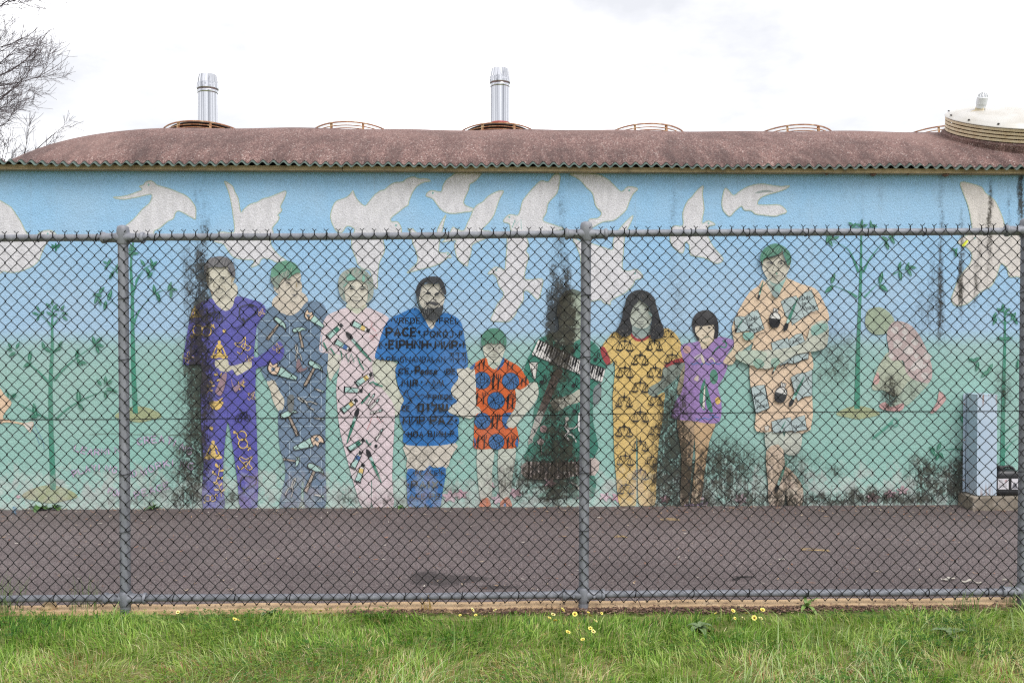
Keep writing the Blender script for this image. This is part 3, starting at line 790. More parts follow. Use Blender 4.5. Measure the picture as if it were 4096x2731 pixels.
sapling('painted green sapling behind the left fence post', (A_, '850,866 838,600 832,320 830,100 822,-60 840,-240', (32, 10)),
 [(A_, '840,310 860,250 900,190 960,120', 15), (A_, '835,120 860,40 900,-20', 14), ('d1', '1600,1320 1630,1250 1690,1170', 26), ('d1', '1690,1170 1750,1130 1800,1100', 16), ('d1', '1395,1215 1340,1160 1280,1110', 18), (A_, '800,240 740,195 690,155', 12), (A_, '960,120 1010,100 1060,90', 9)],
 [('d1', x, y, a, L) for x, y, a, L in [(1540, 905, -90, 75), (1580, 930, -25, 75), (1522, 938, 200, 60), (1592, 980, 0, 95), (1522, 985, 180, 80), (1288, 1080, -60, 90), (1238, 1085, 210, 60), (1252, 1142, 130, 70), (1378, 1140, -75, 75), (1322, 1225, 115, 90), (1682, 1090, 235, 95), (1750, 1200, 60, 110),
   (1788, 1080, -110, 80), (1830, 1095, -40, 70), (1800, 1140, 60, 100), (1812, 1110, 20, 60)]] +
 [(A_, x, y, a, L) for x, y, a, L in [(612, 125, 190, 60), (640, 95, -50, 55), (692, 125, -70, 70), (605, 155, 110, 55), (662, 190, 100, 60), (630, 170, 70, 45), (970, 88, -100, 60), (996, 140, 70, 65), (1068, 70, -70, 60), (1092, 90, 10, 50), (1075, 120, 90, 55), (700, 5, -60, 45), (945, 0, -50, 50)]],
 (A_, 868, 872, 140, 46), 0.0045)
G_ = 'G'
sapling('tallest painted sapling, right of the man in peach', (G_, '160,985 162,850 165,700 175,420 180,260 182,70', (28, 7)),
 [(G_, '160,425 130,405 100,390 30,362', 14), (G_, '168,300 140,230 110,180 40,145', 12), (G_, '190,300 220,240 260,185 300,140', 12), (G_, '196,425 230,390 270,350', 10), (G_, '340,310 380,290 430,275', 7), (G_, '182,90 150,75 135,62', 8), (G_, '183,90 215,80 240,64', 8)],
 [(G_, x, y, a, L) for x, y, a, L in [(40, 330, -70, 55), (18, 385, 140, 55), (25, 150, 60, 48), (25, 125, 200, 45), (52, 128, -20, 40), (10, 140, 100, 40), (310, 165, 70, 48), (298, 130, 210, 42), (338, 140, 60, 42), (335, 118, -20, 40), (280, 325, -80, 62), (292, 378, 40, 58), (374, 268, -80, 46), (377, 318, 80, 48), (413, 268, -70, 42), (422, 300, 60, 44), (438, 275, 10, 40),
   (128, 58, 30, 30), (142, 66, -50, 34), (150, 62, -20, 26), (184, 50, -90, 32), (170, 64, 200, 34), (198, 66, -20, 34), (228, 55, -100, 32), (246, 68, 20, 34), (236, 70, 190, 26)]],
 (G_, 165, 1003, 105, 30), 0.0045)
sapling('painted sapling behind the pale blue metal cover', (G_, '890,1285 893,1050 898,800 902,650 902,500', (24, 8)),
 [(G_, '890,1110 930,1080 985,1050', 12), (G_, '720,1192 650,1185 580,1192', 9), (G_, '800,810 770,780 740,740', 6), (G_, '900,560 870,530 855,500', 6), (G_, '900,560 930,540 945,510', 6), (G_, '900,1200 940,1150 990,1120', 8)],
 [(G_, x, y, a, L) for x, y, a, L in [(892, 478, -90, 44), (875, 488, 210, 36), (915, 490, -30, 36), (905, 505, 40, 30), (850, 520, -70, 46), (850, 548, 120, 40), (945, 520, -60, 46), (955, 545, 60, 40), (930, 510, 190, 36), (880, 632, 190, 46), (918, 632, -10, 46), (762, 772, 100, 50), (802, 808, 140, 55), (828, 778, -60, 48), (735, 740, 20, 42), (758, 735, -30, 40), (968, 760, -90, 50),
   (540, 1200, 60, 48), (572, 1170, -70, 46), (562, 1222, 100, 44), (582, 1218, 60, 42), (535, 1182, 200, 36), (690, 1018, 150, 50), (708, 1040, 100, 48), (690, 1045, 60, 44), (655, 192, -70, 34), (640, 185, 20, 28), (655, 210, 100, 30)]],
 None, 0.0045)
pd = Paint('d1', 0.0046)
for x, y, a, L in [(658, 890, -90, 70), (632, 895, 220, 70), (690, 895, -35, 80), (660, 930, 95, 70), (612, 908, 200, 50)]: pd.icon('leaf', x, y, L / 2, a, cols=[SAPL])
pd.build('painted_sprig', building, label='painted green sprig hanging under the leftmost dove')

# ------------------------------------------------------------------ painted people
SKIN, PALE = (208, 202, 184), (200, 200, 184)
class Figure:
    """a painted person: sheet of skin first, then clothes, hair, face and print as sub-parts"""
    n = 0
    def __init__(self, label, base=None, name='painted_person'):
        self.off = base or 0.0075 + 0.0004 * Figure.n
        Figure.n += 1
        self.label, self.name, self.root = label, name, None
    def sheet(self, reg):
        self.p = Paint(reg, self.off)
        return self.p
    def done(self, name=None, label=None):
        self.off = self.p.off + 0.0002
        if self.root is None:
            self.root = bpy.data.objects.new(self.name, None)
            COL.objects.link(self.root)
            self.root.parent = building
            self.root['label'] = self.label
            names = name.split() if name else ['skin']
            self.p.split(names, self.root)
            return self.root
        kw = {'label': label} if label else {}
        if name in STUFF: kw['kind'] = 'stuff'
        return self.p.build(name, self.root, **kw)
STUFF = {'print', 'symbols', 'tools', 'lettering', 'face', 'hair', 'red_trim', 'shirt', 'trowel', 'neck_shade', 'forearms', 'dress', 'suit', 'tunic'}

# --- 10: the crouching faded figure
g = Figure('faded painted figure bending over in a pink shirt near the right end')
p = g.sheet('G')
p.poly('320,700 380,740 405,790 440,840 400,900 345,920 290,890 235,885 255,800 285,740', (174, 182, 160))
p.poly('430,840 520,850 480,900 420,960 360,985 330,970 380,900', (160, 178, 160))
p.poly('200,540 215,490 270,474 320,500 348,550 312,602 250,612 208,580', (152, 168, 142))
g.done('arm leg head')
p = g.sheet('G')
p.poly('310,600 348,545 420,560 468,610 500,670 530,750 536,820 512,856 440,835 405,800 390,742 332,742 318,680', (184, 164, 162))
for x, y, r in [(350, 590, 18), (400, 600, 15), (360, 660, 22), (420, 690, 24), (395, 630, 12), (450, 650, 18), (470, 760, 26), (510, 720, 20), (500, 820, 18), (440, 780, 15), (330, 720, 14), (455, 720, 12), (390, 570, 10), (500, 770, 12)]:
    p.poly([(x + r * math.cos(a) * (1 + .25 * math.sin(3 * a + x)), y + r * math.sin(a)) for a in np.linspace(0, 2 * PI, 11)[:-1]], (202, 194, 190))
p.poly('240,850 262,800 272,840 258,862', (214, 170, 164))
p.poly('270,965 300,950 330,975 390,955 385,990 330,995 285,985', (196, 150, 148))
p.poly('572,895 606,930 580,970 545,1003 526,1000 560,950', (200, 160, 156))
g.done('shirt')
p = g.sheet('G')
p.stroke('238,1132 290,1090 335,1050', 12, (72, 146, 124)).ring(350, 1052, 16, 6, (84, 150, 132), 20)
g.done('trowel')
# peach arm reaching in at the left end
pa = Paint('A', 0.0060)
pa.poly('-40,690 0,705 30,750 75,800 40,850 20,890 45,905 150,925 212,918 190,985 150,940 45,922 0,930 -40,930', (222, 190, 158))
pa.poly('150,927 212,918 192,987 162,955', (214, 206, 194), False)
pa.lines(['215,930 240,980 270,1040 280,1090', '205,960 230,1010 250,1060'], 3, (104, 150, 180))
pa.build('painted_arm', building, label='peach painted arm reaching in at the left end')

# --- 1: grey haired man in purple
g = Figure('painted grey haired man in a purple suit covered with yellow symbols', 0.0135)
p = g.sheet('B')
p.poly('205,290 225,370 290,420 338,388 356,330 345,260 215,250', SKIN)
p.poly('290,450 330,440 480,405 640,425 800,385 830,520 880,600 960,650 965,700 930,780 910,900 900,1000 850,1080 750,1150 650,1172 560,1150 470,1100 400,980 330,880 285,760', SKIN, reg='f1')
p.poly('232,700 300,693 320,732 430,703 440,740 380,776 355,786 330,752 300,766 260,762 235,740', (206, 200, 176))
g.done('neck head hands')
p = g.sheet('B')
PUR = (80, 78, 166)
p.poly('215,350 240,385 290,419 332,391 352,334 440,355 490,370 520,410 500,460 470,500 460,580 455,682 520,650 570,610 600,592 625,640 610,690 560,722 500,732 460,747 440,742 430,704 320,732 300,694 232,700 236,742 258,762 240,790 160,800 150,722 60,726 50,690 70,560 90,450 120,390 170,360', PUR)
p.poly('238,742 262,760 300,766 330,752 356,786 440,741 462,745 460,900 468,1100 471,1541 378,1541 360,1400 340,1250 320,1120 303,1045 292,1120 280,1250 275,1400 281,1541 163,1541 165,1300 155,1150 150,950 158,790', PUR)
p.stroke('228,735 238,760', 6, (60, 58, 130)).stroke('303,1040 302,960', 3, (62, 60, 140))
g.done('suit', 'purple painted suit')
p = g.sheet('B')
for nm, x, y, sz, rot in [('sitter', 255, 640, 54, 0), ('sitter', 220, 1210, 56, 0), ('sitter', 118, 425, 36, -5), ('sexes', 158, 530, 66, 5), ('sexes', 388, 1150, 62, 80), ('knot', 388, 615, 46, -20), ('knot', 405, 1280, 48, 10), ('knot', 80, 680, 32, 60), ('mortar', 238, 943, 42, 0), ('sexes', 205, 1482, 40, 0),
   ('sprig', 248, 1340, 60, 15), ('sprig', 262, 800, 45, -30), ('sprig', 205, 850, 40, 30), ('sprig', 255, 1425, 50, -15), ('knot', 590, 628, 28, 40), ('knot', 440, 900, 26, 0), ('knot', 495, 425, 22, 80), ('sprig', 375, 840, 40, 60), ('knot', 428, 690, 22, 30)]:
    p.icon(nm, x, y, sz, rot, cols=[INK, YEL, WHT])
p.disc(285, 532, 10, YEL).disc(211, 1085, 11, YEL)
for nm, x, y, sz, rot in [('stetho', 415, 445, 62, 0), ('stetho', 415, 1410, 55, 5), ('bike', 230, 440, 50, 5), ('bike', 388, 1010, 46, -5)]: p.icon(nm, x, y, sz, rot)
p.poly('270,790 300,770 290,840 265,900 235,880 245,850', (150, 120, 130)).poly('325,800 345,850 400,800 380,840 350,880 330,840', (150, 122, 136))
g.done('symbols')
p = g.sheet('f1')
p.poly('240,520 230,420 280,310 350,230 450,180 600,158 740,170 850,230 930,320 975,430 992,560 980,640 920,655 860,560 822,520 800,398 640,428 480,402 330,445 300,500 262,620', (104, 102, 106))
for i in range(16):
    x = 300 + i * 42
    p.stroke([(x, 400 - 60 * math.sin(i)), (x + 30, 300 - 40 * math.sin(i * 1.3)), (x + 80, 240 + 30 * math.cos(i))], 9, [(66, 66, 72), (142, 138, 138)][i % 2], taper=True)
p.stroke('835,420 870,500 900,560 940,620', 22, (62, 62, 70)).stroke('480,402 560,415 650,425 720,405', 12, (70, 68, 74))
g.done('hair')
p = g.sheet('f1')
p.bold, p.shade = 1.5, .62
p.stroke('310,715 360,703 420,705 475,735', 24, (92, 90, 76), taper=True).disc(410, 738, 26, (70, 72, 68), 18)
p.stroke('610,692 650,668 720,662 795,668', 20, (70, 72, 66), taper=True).disc(705, 695, 26, (50, 60, 66), 18)
p.stroke('500,718 600,720 610,770 690,800 780,770', 6, (120, 116, 100)).stroke('500,780 470,840 490,890 545,910 625,868', 9, (140, 128, 104))
p.stroke('505,955 600,938 690,925', 14, (92, 92, 96), taper=True).stroke('520,960 570,1040 640,1048 700,1000 690,930', 7, (116, 116, 112))
p.stroke('530,1160 600,1182 660,1170 780,1090 862,1008', 11, (98, 92, 84), taper=True).stroke('940,680 910,740 915,790', 14, (178, 150, 100)).stroke('380,950 430,1020 450,1060', 24, (150, 120, 92), taper=True)
p.stroke('660,860 740,900 760,960', 8, (168, 152, 120))
g.done('face')

# --- 2: woman in grey blue brick and tool print
g = Figure('painted person with green hair in a grey blue brick print with tools')
p = g.sheet('B')
p.poly('580,330 555,390 600,430 655,448 705,425 760,370 720,310', (206, 194, 178))
p.poly('525,820 566,812 600,880 624,922 616,978 590,986 560,930 545,870', (206, 198, 180))
p.poly('330,590 420,500 520,560 650,500 780,430 860,440 872,560 850,620 897,700 890,850 870,930 850,1050 780,1120 680,1132 560,1080 440,1000 330,940 250,880 208,780 280,700', (210, 200, 184), reg='f2')
g.done('neck arm head')
p = g.sheet('B')
GB = (98, 122, 148)
p.poly('475,560 480,470 510,420 560,392 600,428 655,446 705,423 755,365 830,370 868,430 880,560 872,700 860,900 858,1300 856,1541 746,1541 736,1400 722,1400 705,1541 600,1541 615,1430 632,1320 600,1200 590,1100 592,990 618,978 624,922 600,880 566,812 525,816 490,750 475,650', GB)
p.lines(['600,428 655,447 705,424 755,366'], 4, (86, 108, 132))
g.done('overalls', 'grey blue painted clothes with a brick pattern')
p = g.sheet('B')
MORT = (158, 180, 200)
rows = [475, 560, 645, 735, 822, 908, 992, 1075, 1160, 1248, 1332, 1418, 1500]
for i, y in enumerate(rows):
    xl = 482 if y < 570 else 632 if y < 760 else (640 if 870 < y < 1000 else 612)
    p.stroke([(xl, y), (846 if y < 1000 else 852, y - 2)], 4.6, MORT, False)
    for x in ((655, 775) if i % 2 == 0 else (560, 715, 835)):
        if x > xl and i < len(rows) - 1 and not (700 < x < 750 and y > 1350): p.stroke([(x, y), (x, y + 86)], 4.6, MORT, False)
for nm, x, y, sz, rot in [('hammer', 572, 522, 72, 38), ('hammer', 716, 565, 62, -12), ('saw', 795, 465, 66, 38), ('pliers', 700, 655, 50, -12), ('saw', 612, 765, 90, 24), ('hammer', 778, 775, 78, 28), ('pliers', 752, 938, 60, -62), ('hammer', 668, 1052, 80, -24), ('saw', 765, 1172, 88, 160), ('hammer', 668, 1268, 48, 100),
   ('hammer', 780, 1365, 86, 24), ('pliers', 668, 1418, 58, 22), ('pencil', 826, 870, 34, 18), ('pencil', 826, 1030, 34, 8), ('pencil', 828, 1468, 34, 12)]: p.icon(nm, x, y, sz, rot)
p.poly('695,715 710,690 730,745 760,735 745,755 700,765', (128, 104, 110)).poly('645,905 680,900 675,985 650,990', (100, 104, 104))
g.done('tools')
p = g.sheet('f2')
p.poly('150,560 150,480 170,360 240,260 340,190 480,138 620,155 740,210 820,310 868,430 780,432 650,502 560,582 480,545 400,620 360,700 318,800 250,760 190,690', (92, 146, 122))
p.poly('150,560 230,530 340,480 440,420 560,380 600,430 560,575 480,545 400,620 360,700 318,800 250,760 190,690', (134, 150, 138))
for i in range(12):
    p.stroke([(230 + i * 40, 640 - i * 14), (260 + i * 38, 560 - i * 18), (320 + i * 36, 480 - i * 20)], 10, [(98, 112, 106), (182, 182, 164), (86, 138, 114)][i % 3], taper=True)
p.stroke('150,560 165,640 215,720 240,745', 26, (78, 82, 80), taper=True)
g.done('hair')
p = g.sheet('f2')
p.bold, p.shade = 1.5, .62
p.stroke('548,605 600,600 655,630', 18, (96, 96, 96), taper=True).stroke('505,680 560,665 635,690', 16, (106, 106, 104), taper=True).disc(588, 685, 28, (72, 76, 80), 16)
p.stroke('780,640 850,620', 10, (90, 84, 74)).disc(820, 652, 32, (60, 62, 72), 18).stroke('765,650 770,740 790,790', 14, (184, 160, 108), taper=True)
p.stroke('620,890 660,832 700,862 800,870', 8, (130, 126, 112)).stroke('640,930 690,965 760,955 835,925', 15, (104, 106, 118), taper=True).stroke('700,990 780,1005', 12, (150, 148, 152))
p.stroke('600,1122 680,1136 765,1130', 8, (126, 122, 114), taper=True).stroke('310,800 345,850 370,930', 9, (136, 134, 126))
g.done('face')

# --- 3: woman in pink
g = Figure('painted grey haired woman in a pink dress printed with paint tubes and brushes')
p = g.sheet('C')
p.poly('118,600 170,615 240,625 240,690 205,740 180,782 160,700 125,680', (206, 204, 190))
p.poly('430,640 560,668 582,700 570,760 590,830 622,900 602,960 575,988 540,930 500,850 455,790 430,700', (202, 204, 186))
p.poly('340,1080 380,990 800,1000 832,1092 760,1160 560,1312 400,1220', (202, 206, 184), reg='f3')
p.poly('300,600 320,560 400,470 600,418 750,470 850,560 870,700 850,860 800,1000 720,1080 600,1112 480,1090 380,1010 320,900 288,780', (212, 206, 190), reg='f3')
g.done('arm arm neck head')
p = g.sheet('C')
PNK = (220, 202, 206)
p.poly('130,470 160,395 230,360 282,345 340,384 395,344 460,365 530,405 505,470 472,560 455,640 432,680 445,770 520,860 562,930 566,1000 556,1200 551,1380 556,1541 437,1541 432,1390 426,1385 420,1541 374,1541 340,1450 310,1350 270,1200 235,1050 218,850 225,760 240,690 240,628 170,616 119,606 118,560', PNK)
p.stroke('240,690 230,640', 4, (190, 172, 178))
g.done('dress', 'pale pink painted dress')
p = g.sheet('C')
BLU = (62, 104, 168)
for nm, x, y, sz, rot, col in [('tube', 210, 483, 62, -42, GRN), ('tube', 365, 460, 60, 26, (222, 190, 110)), ('tube', 260, 572, 58, 30, BLU), ('tube', 384, 770, 60, -34, (222, 190, 110)), ('tube', 320, 836, 58, 4, TL), ('tube', 297, 926, 60, -38, (222, 190, 110)),
   ('tube', 338, 1160, 60, -34, GRN), ('tube', 340, 1250, 60, -62, BLU), ('tube', 362, 1328, 60, -72, (222, 190, 110))]: p.icon(nm, x, y, sz, rot, cols=[INK, col, WHT])
for x, y, sz, rot in [(352, 576, 118, 49), (316, 1046, 112, 108), (444, 1286, 112, 66)]: p.icon('brush', x, y, sz, rot)
for x, y, sz, rot in [(427, 888, 44, -58), (448, 915, 44, -48), (460, 962, 42, -14), (476, 1098, 46, -60)]: p.icon('pencil', x, y, sz, rot)
p.stroke('245,600 255,655 275,615 290,668 308,618 325,668 340,625 362,680 384,715', 8, GRN, False).stroke('142,550 165,600 185,585 210,625', 9, GRN, False)
p.stroke('412,795 440,785 450,800 495,812', 8, GRN, False).stroke('368,915 400,880 420,855', 9, GRN).stroke('440,790 470,800', 7, GRN).stroke('395,1130 415,1160 428,1150', 7, GRN)
p.disc(455, 1168, 10, INK)
p.lines(['420,425 435,430 425,455 455,485', '435,520 465,505 415,515 440,540', '400,1075 420,1030 430,1000', '460,995 480,1025 500,1015'], 3, (198, 116, 120), smooth=False)
g.done('print')
p = g.sheet('f3')
HG = (152, 160, 150)
p.poly('150,440 180,330 260,230 400,160 560,118 740,170 860,250 950,380 982,560 1000,700 970,850 900,940 820,985 858,850 872,700 850,560 750,468 600,416 480,436 380,476 310,580 288,700 310,850 335,955 240,880 180,760 148,600', HG)
for i in range(26):
    a = PI + 0.1 * i * 1.25
    r0, r1 = 300 + 30 * math.sin(i * 2.1), 410 + 20 * math.cos(i * 1.7)
    p.stroke([(580 + r0 * math.cos(a) * .95, 540 + r0 * math.sin(a)), (580 + (r0 + r1) / 2 * math.cos(a + .12) * .95, 540 + (r0 + r1) / 2 * math.sin(a + .12)), (580 + r1 * math.cos(a + .1) * .95, 540 + r1 * math.sin(a + .1))], 16, [(124, 138, 132), (178, 178, 168), (112, 166, 150)][i % 3], taper=True)
p.poly('340,400 420,250 500,320 580,390 430,440', (118, 178, 160)).poly('720,420 740,320 780,330 790,430 750,470', (122, 176, 158)).stroke('265,590 320,540 385,465', 26, (118, 176, 160), taper=True).stroke('270,700 290,800 310,880', 30, (124, 150, 140), taper=True).stroke('880,700 890,800 870,880', 30, (124, 152, 142), taper=True)
g.done('hair')
p = g.sheet('f3')
p.bold, p.shade = 1.5, .62
for pts in ('385,610 440,578 500,580 550,625', '660,605 720,585 790,590 830,635'): p.stroke(pts, 20, (120, 138, 130), taper=True)
p.disc(472, 636, 48, (58, 62, 66), 22).disc(726, 642, 50, (58, 62, 66), 22)
p.stroke('480,810 520,818 600,832 690,812', 9, (140, 136, 124), taper=True).stroke('350,872 410,870', 6, (150, 146, 134)).stroke('430,890 480,908 600,925 700,910 745,885', 13, (122, 124, 126), taper=True).disc(470, 900, 24, (110, 110, 108), 10)
p.stroke('400,1030 500,1085 600,1102 700,1080', 8, (136, 140, 132), taper=True).stroke('715,1065 800,1020', 9, (184, 160, 110)).stroke('420,920 405,960', 8, (150, 146, 136))
g.done('face')

# --- 6: woman in green with the keyboard
g = Figure('painted woman in a green dress with a piano keyboard across the chest, mostly lost to mould')
p = g.sheet('D')
p.poly('798,120 810,20 850,-45 900,-68 960,-45 1002,20 1002,150 960,222 968,295 900,330 820,335 770,300 745,246 800,225', (158, 170, 152))
p.poly('1040,605 1090,588 1116,640 1110,720 1092,762 1062,762 1040,700', (112, 122, 124))
p.poly('575,1180 1060,1155 1064,1295 870,1312 560,1312', (196, 180, 172))
g.done('head hand underskirt')
p = g.sheet('D')
GD = (46, 116, 98)
p.poly('640,300 700,265 747,245 770,302 830,335 900,322 950,292 1040,300 1100,360 1142,450 1146,510 1110,600 1060,650 1052,760 1056,900 1060,1160 575,1187 580,1080 605,950 622,800 650,720 645,612 575,600 545,530 570,440 600,380', GD)
p.poly('850,1312 1062,1292 1066,1420 1040,1448 870,1452 700,1462 640,1440 720,1400', GD)
g.done('dress', 'dark green painted dress')
p = g.sheet('D')
p.poly('745,740 880,700 962,655 966,742 870,776 800,816 760,792', (178, 178, 162))
p.poly('770,520 832,515 800,600 690,850 610,1020 578,1062 620,900 700,680 740,580', (74, 58, 50))
p.poly('650,820 690,850 610,1020 578,1062 600,960', (168, 166, 156))
for x, y, r in [(645, 880, 24), (616, 962, 20), (594, 1035, 18)]: p.disc(x, y, r, (206, 202, 194)).ring(x, y, r * .7, 4, INK).ring(x, y, r * .3, 4, INK)
p.poly('652,290 820,370 980,450 1146,505 1120,606 960,550 790,480 602,402', (224, 220, 216), False)
top = [(652, 290), (820, 370), (980, 450), (1146, 505)]; bot = [(602, 402), (790, 480), (960, 550), (1120, 606)]
def along(pl, t):
    q = t * 3; i = min(int(q), 2); f = q - i
    return (pl[i][0] + (pl[i + 1][0] - pl[i][0]) * f, pl[i][1] + (pl[i + 1][1] - pl[i][1]) * f)
for k in range(1, 28):
    t = k / 28
    a, b = along(top, t), along(bot, t)
    p.stroke([a, b], 4, INK, False)
    if k % 7 not in (3, 0):
        p.stroke([a, (a[0] + (b[0] - a[0]) * .62, a[1] + (b[1] - a[1]) * .62)], 13, INK, False)
p.stroke(top, 5, INK, False).stroke(bot, 5, INK, False)
p.poly('583,460 648,460 632,578 613,578', (220, 216, 208), False).ring(616, 462, 32, 4, INK, 7).stroke('600,500 612,560 625,570', 7, INK).stroke('640,470 632,570', 4, INK)
for x, y, sz in [(925, 355, 42), (1085, 420, 40), (690, 585, 42), (925, 610, 42), (930, 800, 40)]: p.icon('note', x, y, sz, 8)
for x, y, r, c_ in [(690, 948, 28, (160, 128, 128)), (668, 1042, 25, (190, 170, 168))]: p.disc(x, y, r, c_)
p.stroke('672,1065 676,1140', 5, (180, 176, 170))
p.stroke('860,880 850,930 875,970 850,1000 880,1030', 15, (206, 204, 198)).stroke('850,935 900,945 945,915 965,850', 11, (206, 204, 198)).stroke('875,985 905,1000 930,1045', 10, (206, 204, 198)).disc(862, 872, 14, (200, 190, 180))
p.poly('945,840 965,835 962,900 980,960 945,960', (214, 212, 208))
p.stroke('880,1340 930,1360 950,1390', 10, (168, 160, 148))
for i in range(17): p.stroke([(585 + i * 28, 1185 - i), (580 + i * 28.5, 1308 - i)], 11, (58, 52, 52), False)
g.done('print')
p = g.sheet('D')
p.bold, p.shade = 1.5, .62
p.stroke('800,120 812,20 852,-45 902,-66 960,-45', 20, (112, 128, 116)).stroke('940,90 975,92', 9, (96, 104, 98)).disc(960, 98, 10, (84, 90, 88), 6).stroke('930,150 950,165 940,175', 5, (110, 116, 106)).stroke('900,205 940,215 970,200', 7, (110, 110, 106), taper=True)
g.done('face')

# --- 5: boy in orange
g = Figure('painted green haired boy in an orange tunic printed with globes and cutlery')
p = g.sheet('D')
p.poly('40,500 145,500 165,560 180,640 180,740 215,790 232,830 180,852 60,830 -10,790 20,700 60,600', (206, 204, 192))
p.poly('480,640 520,660 578,615 640,610 652,700 600,790 545,850 500,905 470,942 430,936 414,910 440,850 480,790', (196, 198, 184))
p.poly('200,1085 322,1085 312,1250 302,1460 225,1470', (192, 198, 184)).poly('358,1085 482,1072 462,1300 432,1460 372,1480', (190, 196, 182))
p.poly('385,880 410,1050 470,1150 560,1192 650,1182 745,1060 785,880', (188, 200, 184), reg='f5')
p.poly('310,640 340,560 470,540 580,570 700,530 790,580 850,660 840,740 800,830 780,900 700,1000 580,1032 460,990 380,900 335,800', (202, 202, 186), reg='f5')
p.poly('213,1525 235,1470 280,1455 300,1500 290,1528', (204, 110, 66)).poly('370,1520 385,1470 430,1450 455,1500 450,1525', (198, 110, 76)).poly('395,1500 410,1495 415,1522 398,1522', (70, 100, 150))
g.done('arm arm leg leg neck head shoe')
p = g.sheet('D')
ORG = (206, 88, 32)
p.poly('150,500 190,460 265,425 285,480 330,510 372,470 395,430 440,450 510,490 550,550 582,615 512,662 478,642 486,700 480,790 440,850 414,910 430,936 470,942 490,932 502,1075 370,1092 340,1072 320,1092 183,1092 177,1000 188,850 232,830 214,788 180,762 180,640 155,540', ORG)
p.poly('798,900 832,940 810,1060 740,1150 640,1200 715,1085 765,970', (44, 96, 158), reg='f5').stroke('720,1130 728,1170', 8, INK, reg='f5')
g.done('tunic', 'orange painted tunic')
p = g.sheet('D')
for x, y, r in [(235, 592, 64), (447, 597, 63), (340, 740, 64), (240, 890, 60), (343, 1042, 58)]: p.icon('globe', x, y, r, (x * 7) % 30 - 15)
p.poly('385,870 400,835 455,828 440,850 414,910 430,936 412,945 390,910', (44, 96, 158)).poly('178,1010 190,1040 185,1092', (44, 96, 158)).poly('480,1050 500,1010 502,1075 490,1078', (44, 96, 158)).poly('146,500 186,465 180,492 165,510', (44, 96, 158))
for nm, x, y, sz in [('knife', 319, 600, 58), ('fork', 357, 600, 58), ('knife', 200, 722, 46), ('fork', 249, 722, 44), ('knife', 428, 742, 56), ('fork', 463, 742, 58), ('knife', 313, 895, 50), ('fork', 349, 890, 54), ('knife', 207, 1042, 48), ('fork', 254, 1040, 50), ('knife', 427, 1045, 44), ('fork', 464, 1036, 44), ('knife', 217, 482, 30), ('knife', 250, 472, 38), ('knife', 428, 478, 32), ('knife', 460, 492, 26), ('knife', 530, 602, 30), ('knife', 560, 592, 36)]:
    p.icon(nm, x, y, sz, 3)
g.done('print')
p = g.sheet('f5')
p.poly('270,500 290,380 350,280 450,215 600,188 740,230 830,330 880,470 870,620 820,645 790,580 720,525 640,565 580,575 500,545 400,575 330,605 290,600', (66, 126, 102))
for i in range(13): p.stroke([(350 + i * 38, 470 + 20 * math.sin(i)), (370 + i * 36, 540), (380 + i * 34, 575 - 10 * math.cos(i * 2))], 15, [(60, 74, 68), (84, 138, 116)][i % 2], taper=True)
p.stroke('300,520 340,460 390,430', 22, (48, 70, 62), taper=True).stroke('800,580 830,620 860,600', 22, (60, 84, 76))
g.done('hair')
p = g.sheet('f5')
p.bold, p.shade = 1.5, .62
p.stroke('380,650 460,628 545,655', 12, (98, 100, 92), taper=True).stroke('395,675 450,665 520,690', 10, (110, 112, 104), taper=True).disc(478, 676, 24, (84, 88, 84), 18)
p.stroke('640,645 720,632 800,672', 12, (98, 100, 92), taper=True).disc(704, 668, 24, (88, 92, 88), 16)
p.stroke('490,820 560,832 600,838 645,818', 10, (100, 98, 92), taper=True).stroke('435,885 500,878 600,892 690,858', 10, (104, 104, 98), taper=True).stroke('470,830 440,870', 7, (128, 126, 118)).stroke('670,850 690,880', 8, (120, 118, 110))
p.stroke('480,1000 580,1032 680,1010', 9, (126, 134, 122), taper=True)
for x, y in [(560, 720), (600, 740), (640, 730), (620, 690), (660, 780)]: p.disc(x, y, 24, (176, 166, 158), 16)
g.done('face')

# --- 4: bearded man in blue
g = Figure('painted bearded man in a blue shirt lettered with the word peace in many languages', 0.0135)
p = g.sheet('C')
p.poly('935,712 1010,705 1045,720 1045,985 952,988 888,965 884,945 930,902 905,862 903,820 945,770', (206, 202, 188))
p.poly('635,1155 928,1148 902,1230 872,1302 775,1290 740,1315 643,1312 640,1240', (204, 196, 182))
p.poly('250,560 280,400 340,340 480,330 600,340 700,330 770,450 820,580 840,650 830,750 780,860 700,960 560,985 400,950 300,900 230,780 220,650', (206, 200, 186), reg='f4')
p.poly('360,1150 470,1392 530,1428 585,1392 700,1150', (212, 206, 194), reg='f4')
g.done('arm knees head neck')
p = g.sheet('C')
BL = (34, 106, 178)
p.poly('545,405 600,380 690,345 735,395 785,474 820,412 862,374 930,400 965,440 985,540 1003,690 950,706 935,715 946,762 905,822 908,868 940,902 898,932 888,968 948,1000 942,1060 920,1152 640,1162 620,1080 595,1000 606,930 622,890 596,840 578,770 570,710 586,660 500,656 449,640 470,560 495,480 520,430', BL)
p.poly('645,1303 730,1320 775,1284 800,1302 871,1300 850,1450 832,1541 757,1541 749,1440 741,1541 654,1541 640,1420', BL)
g.done('shirt', 'blue painted shirt and socks')
p = g.sheet('C')
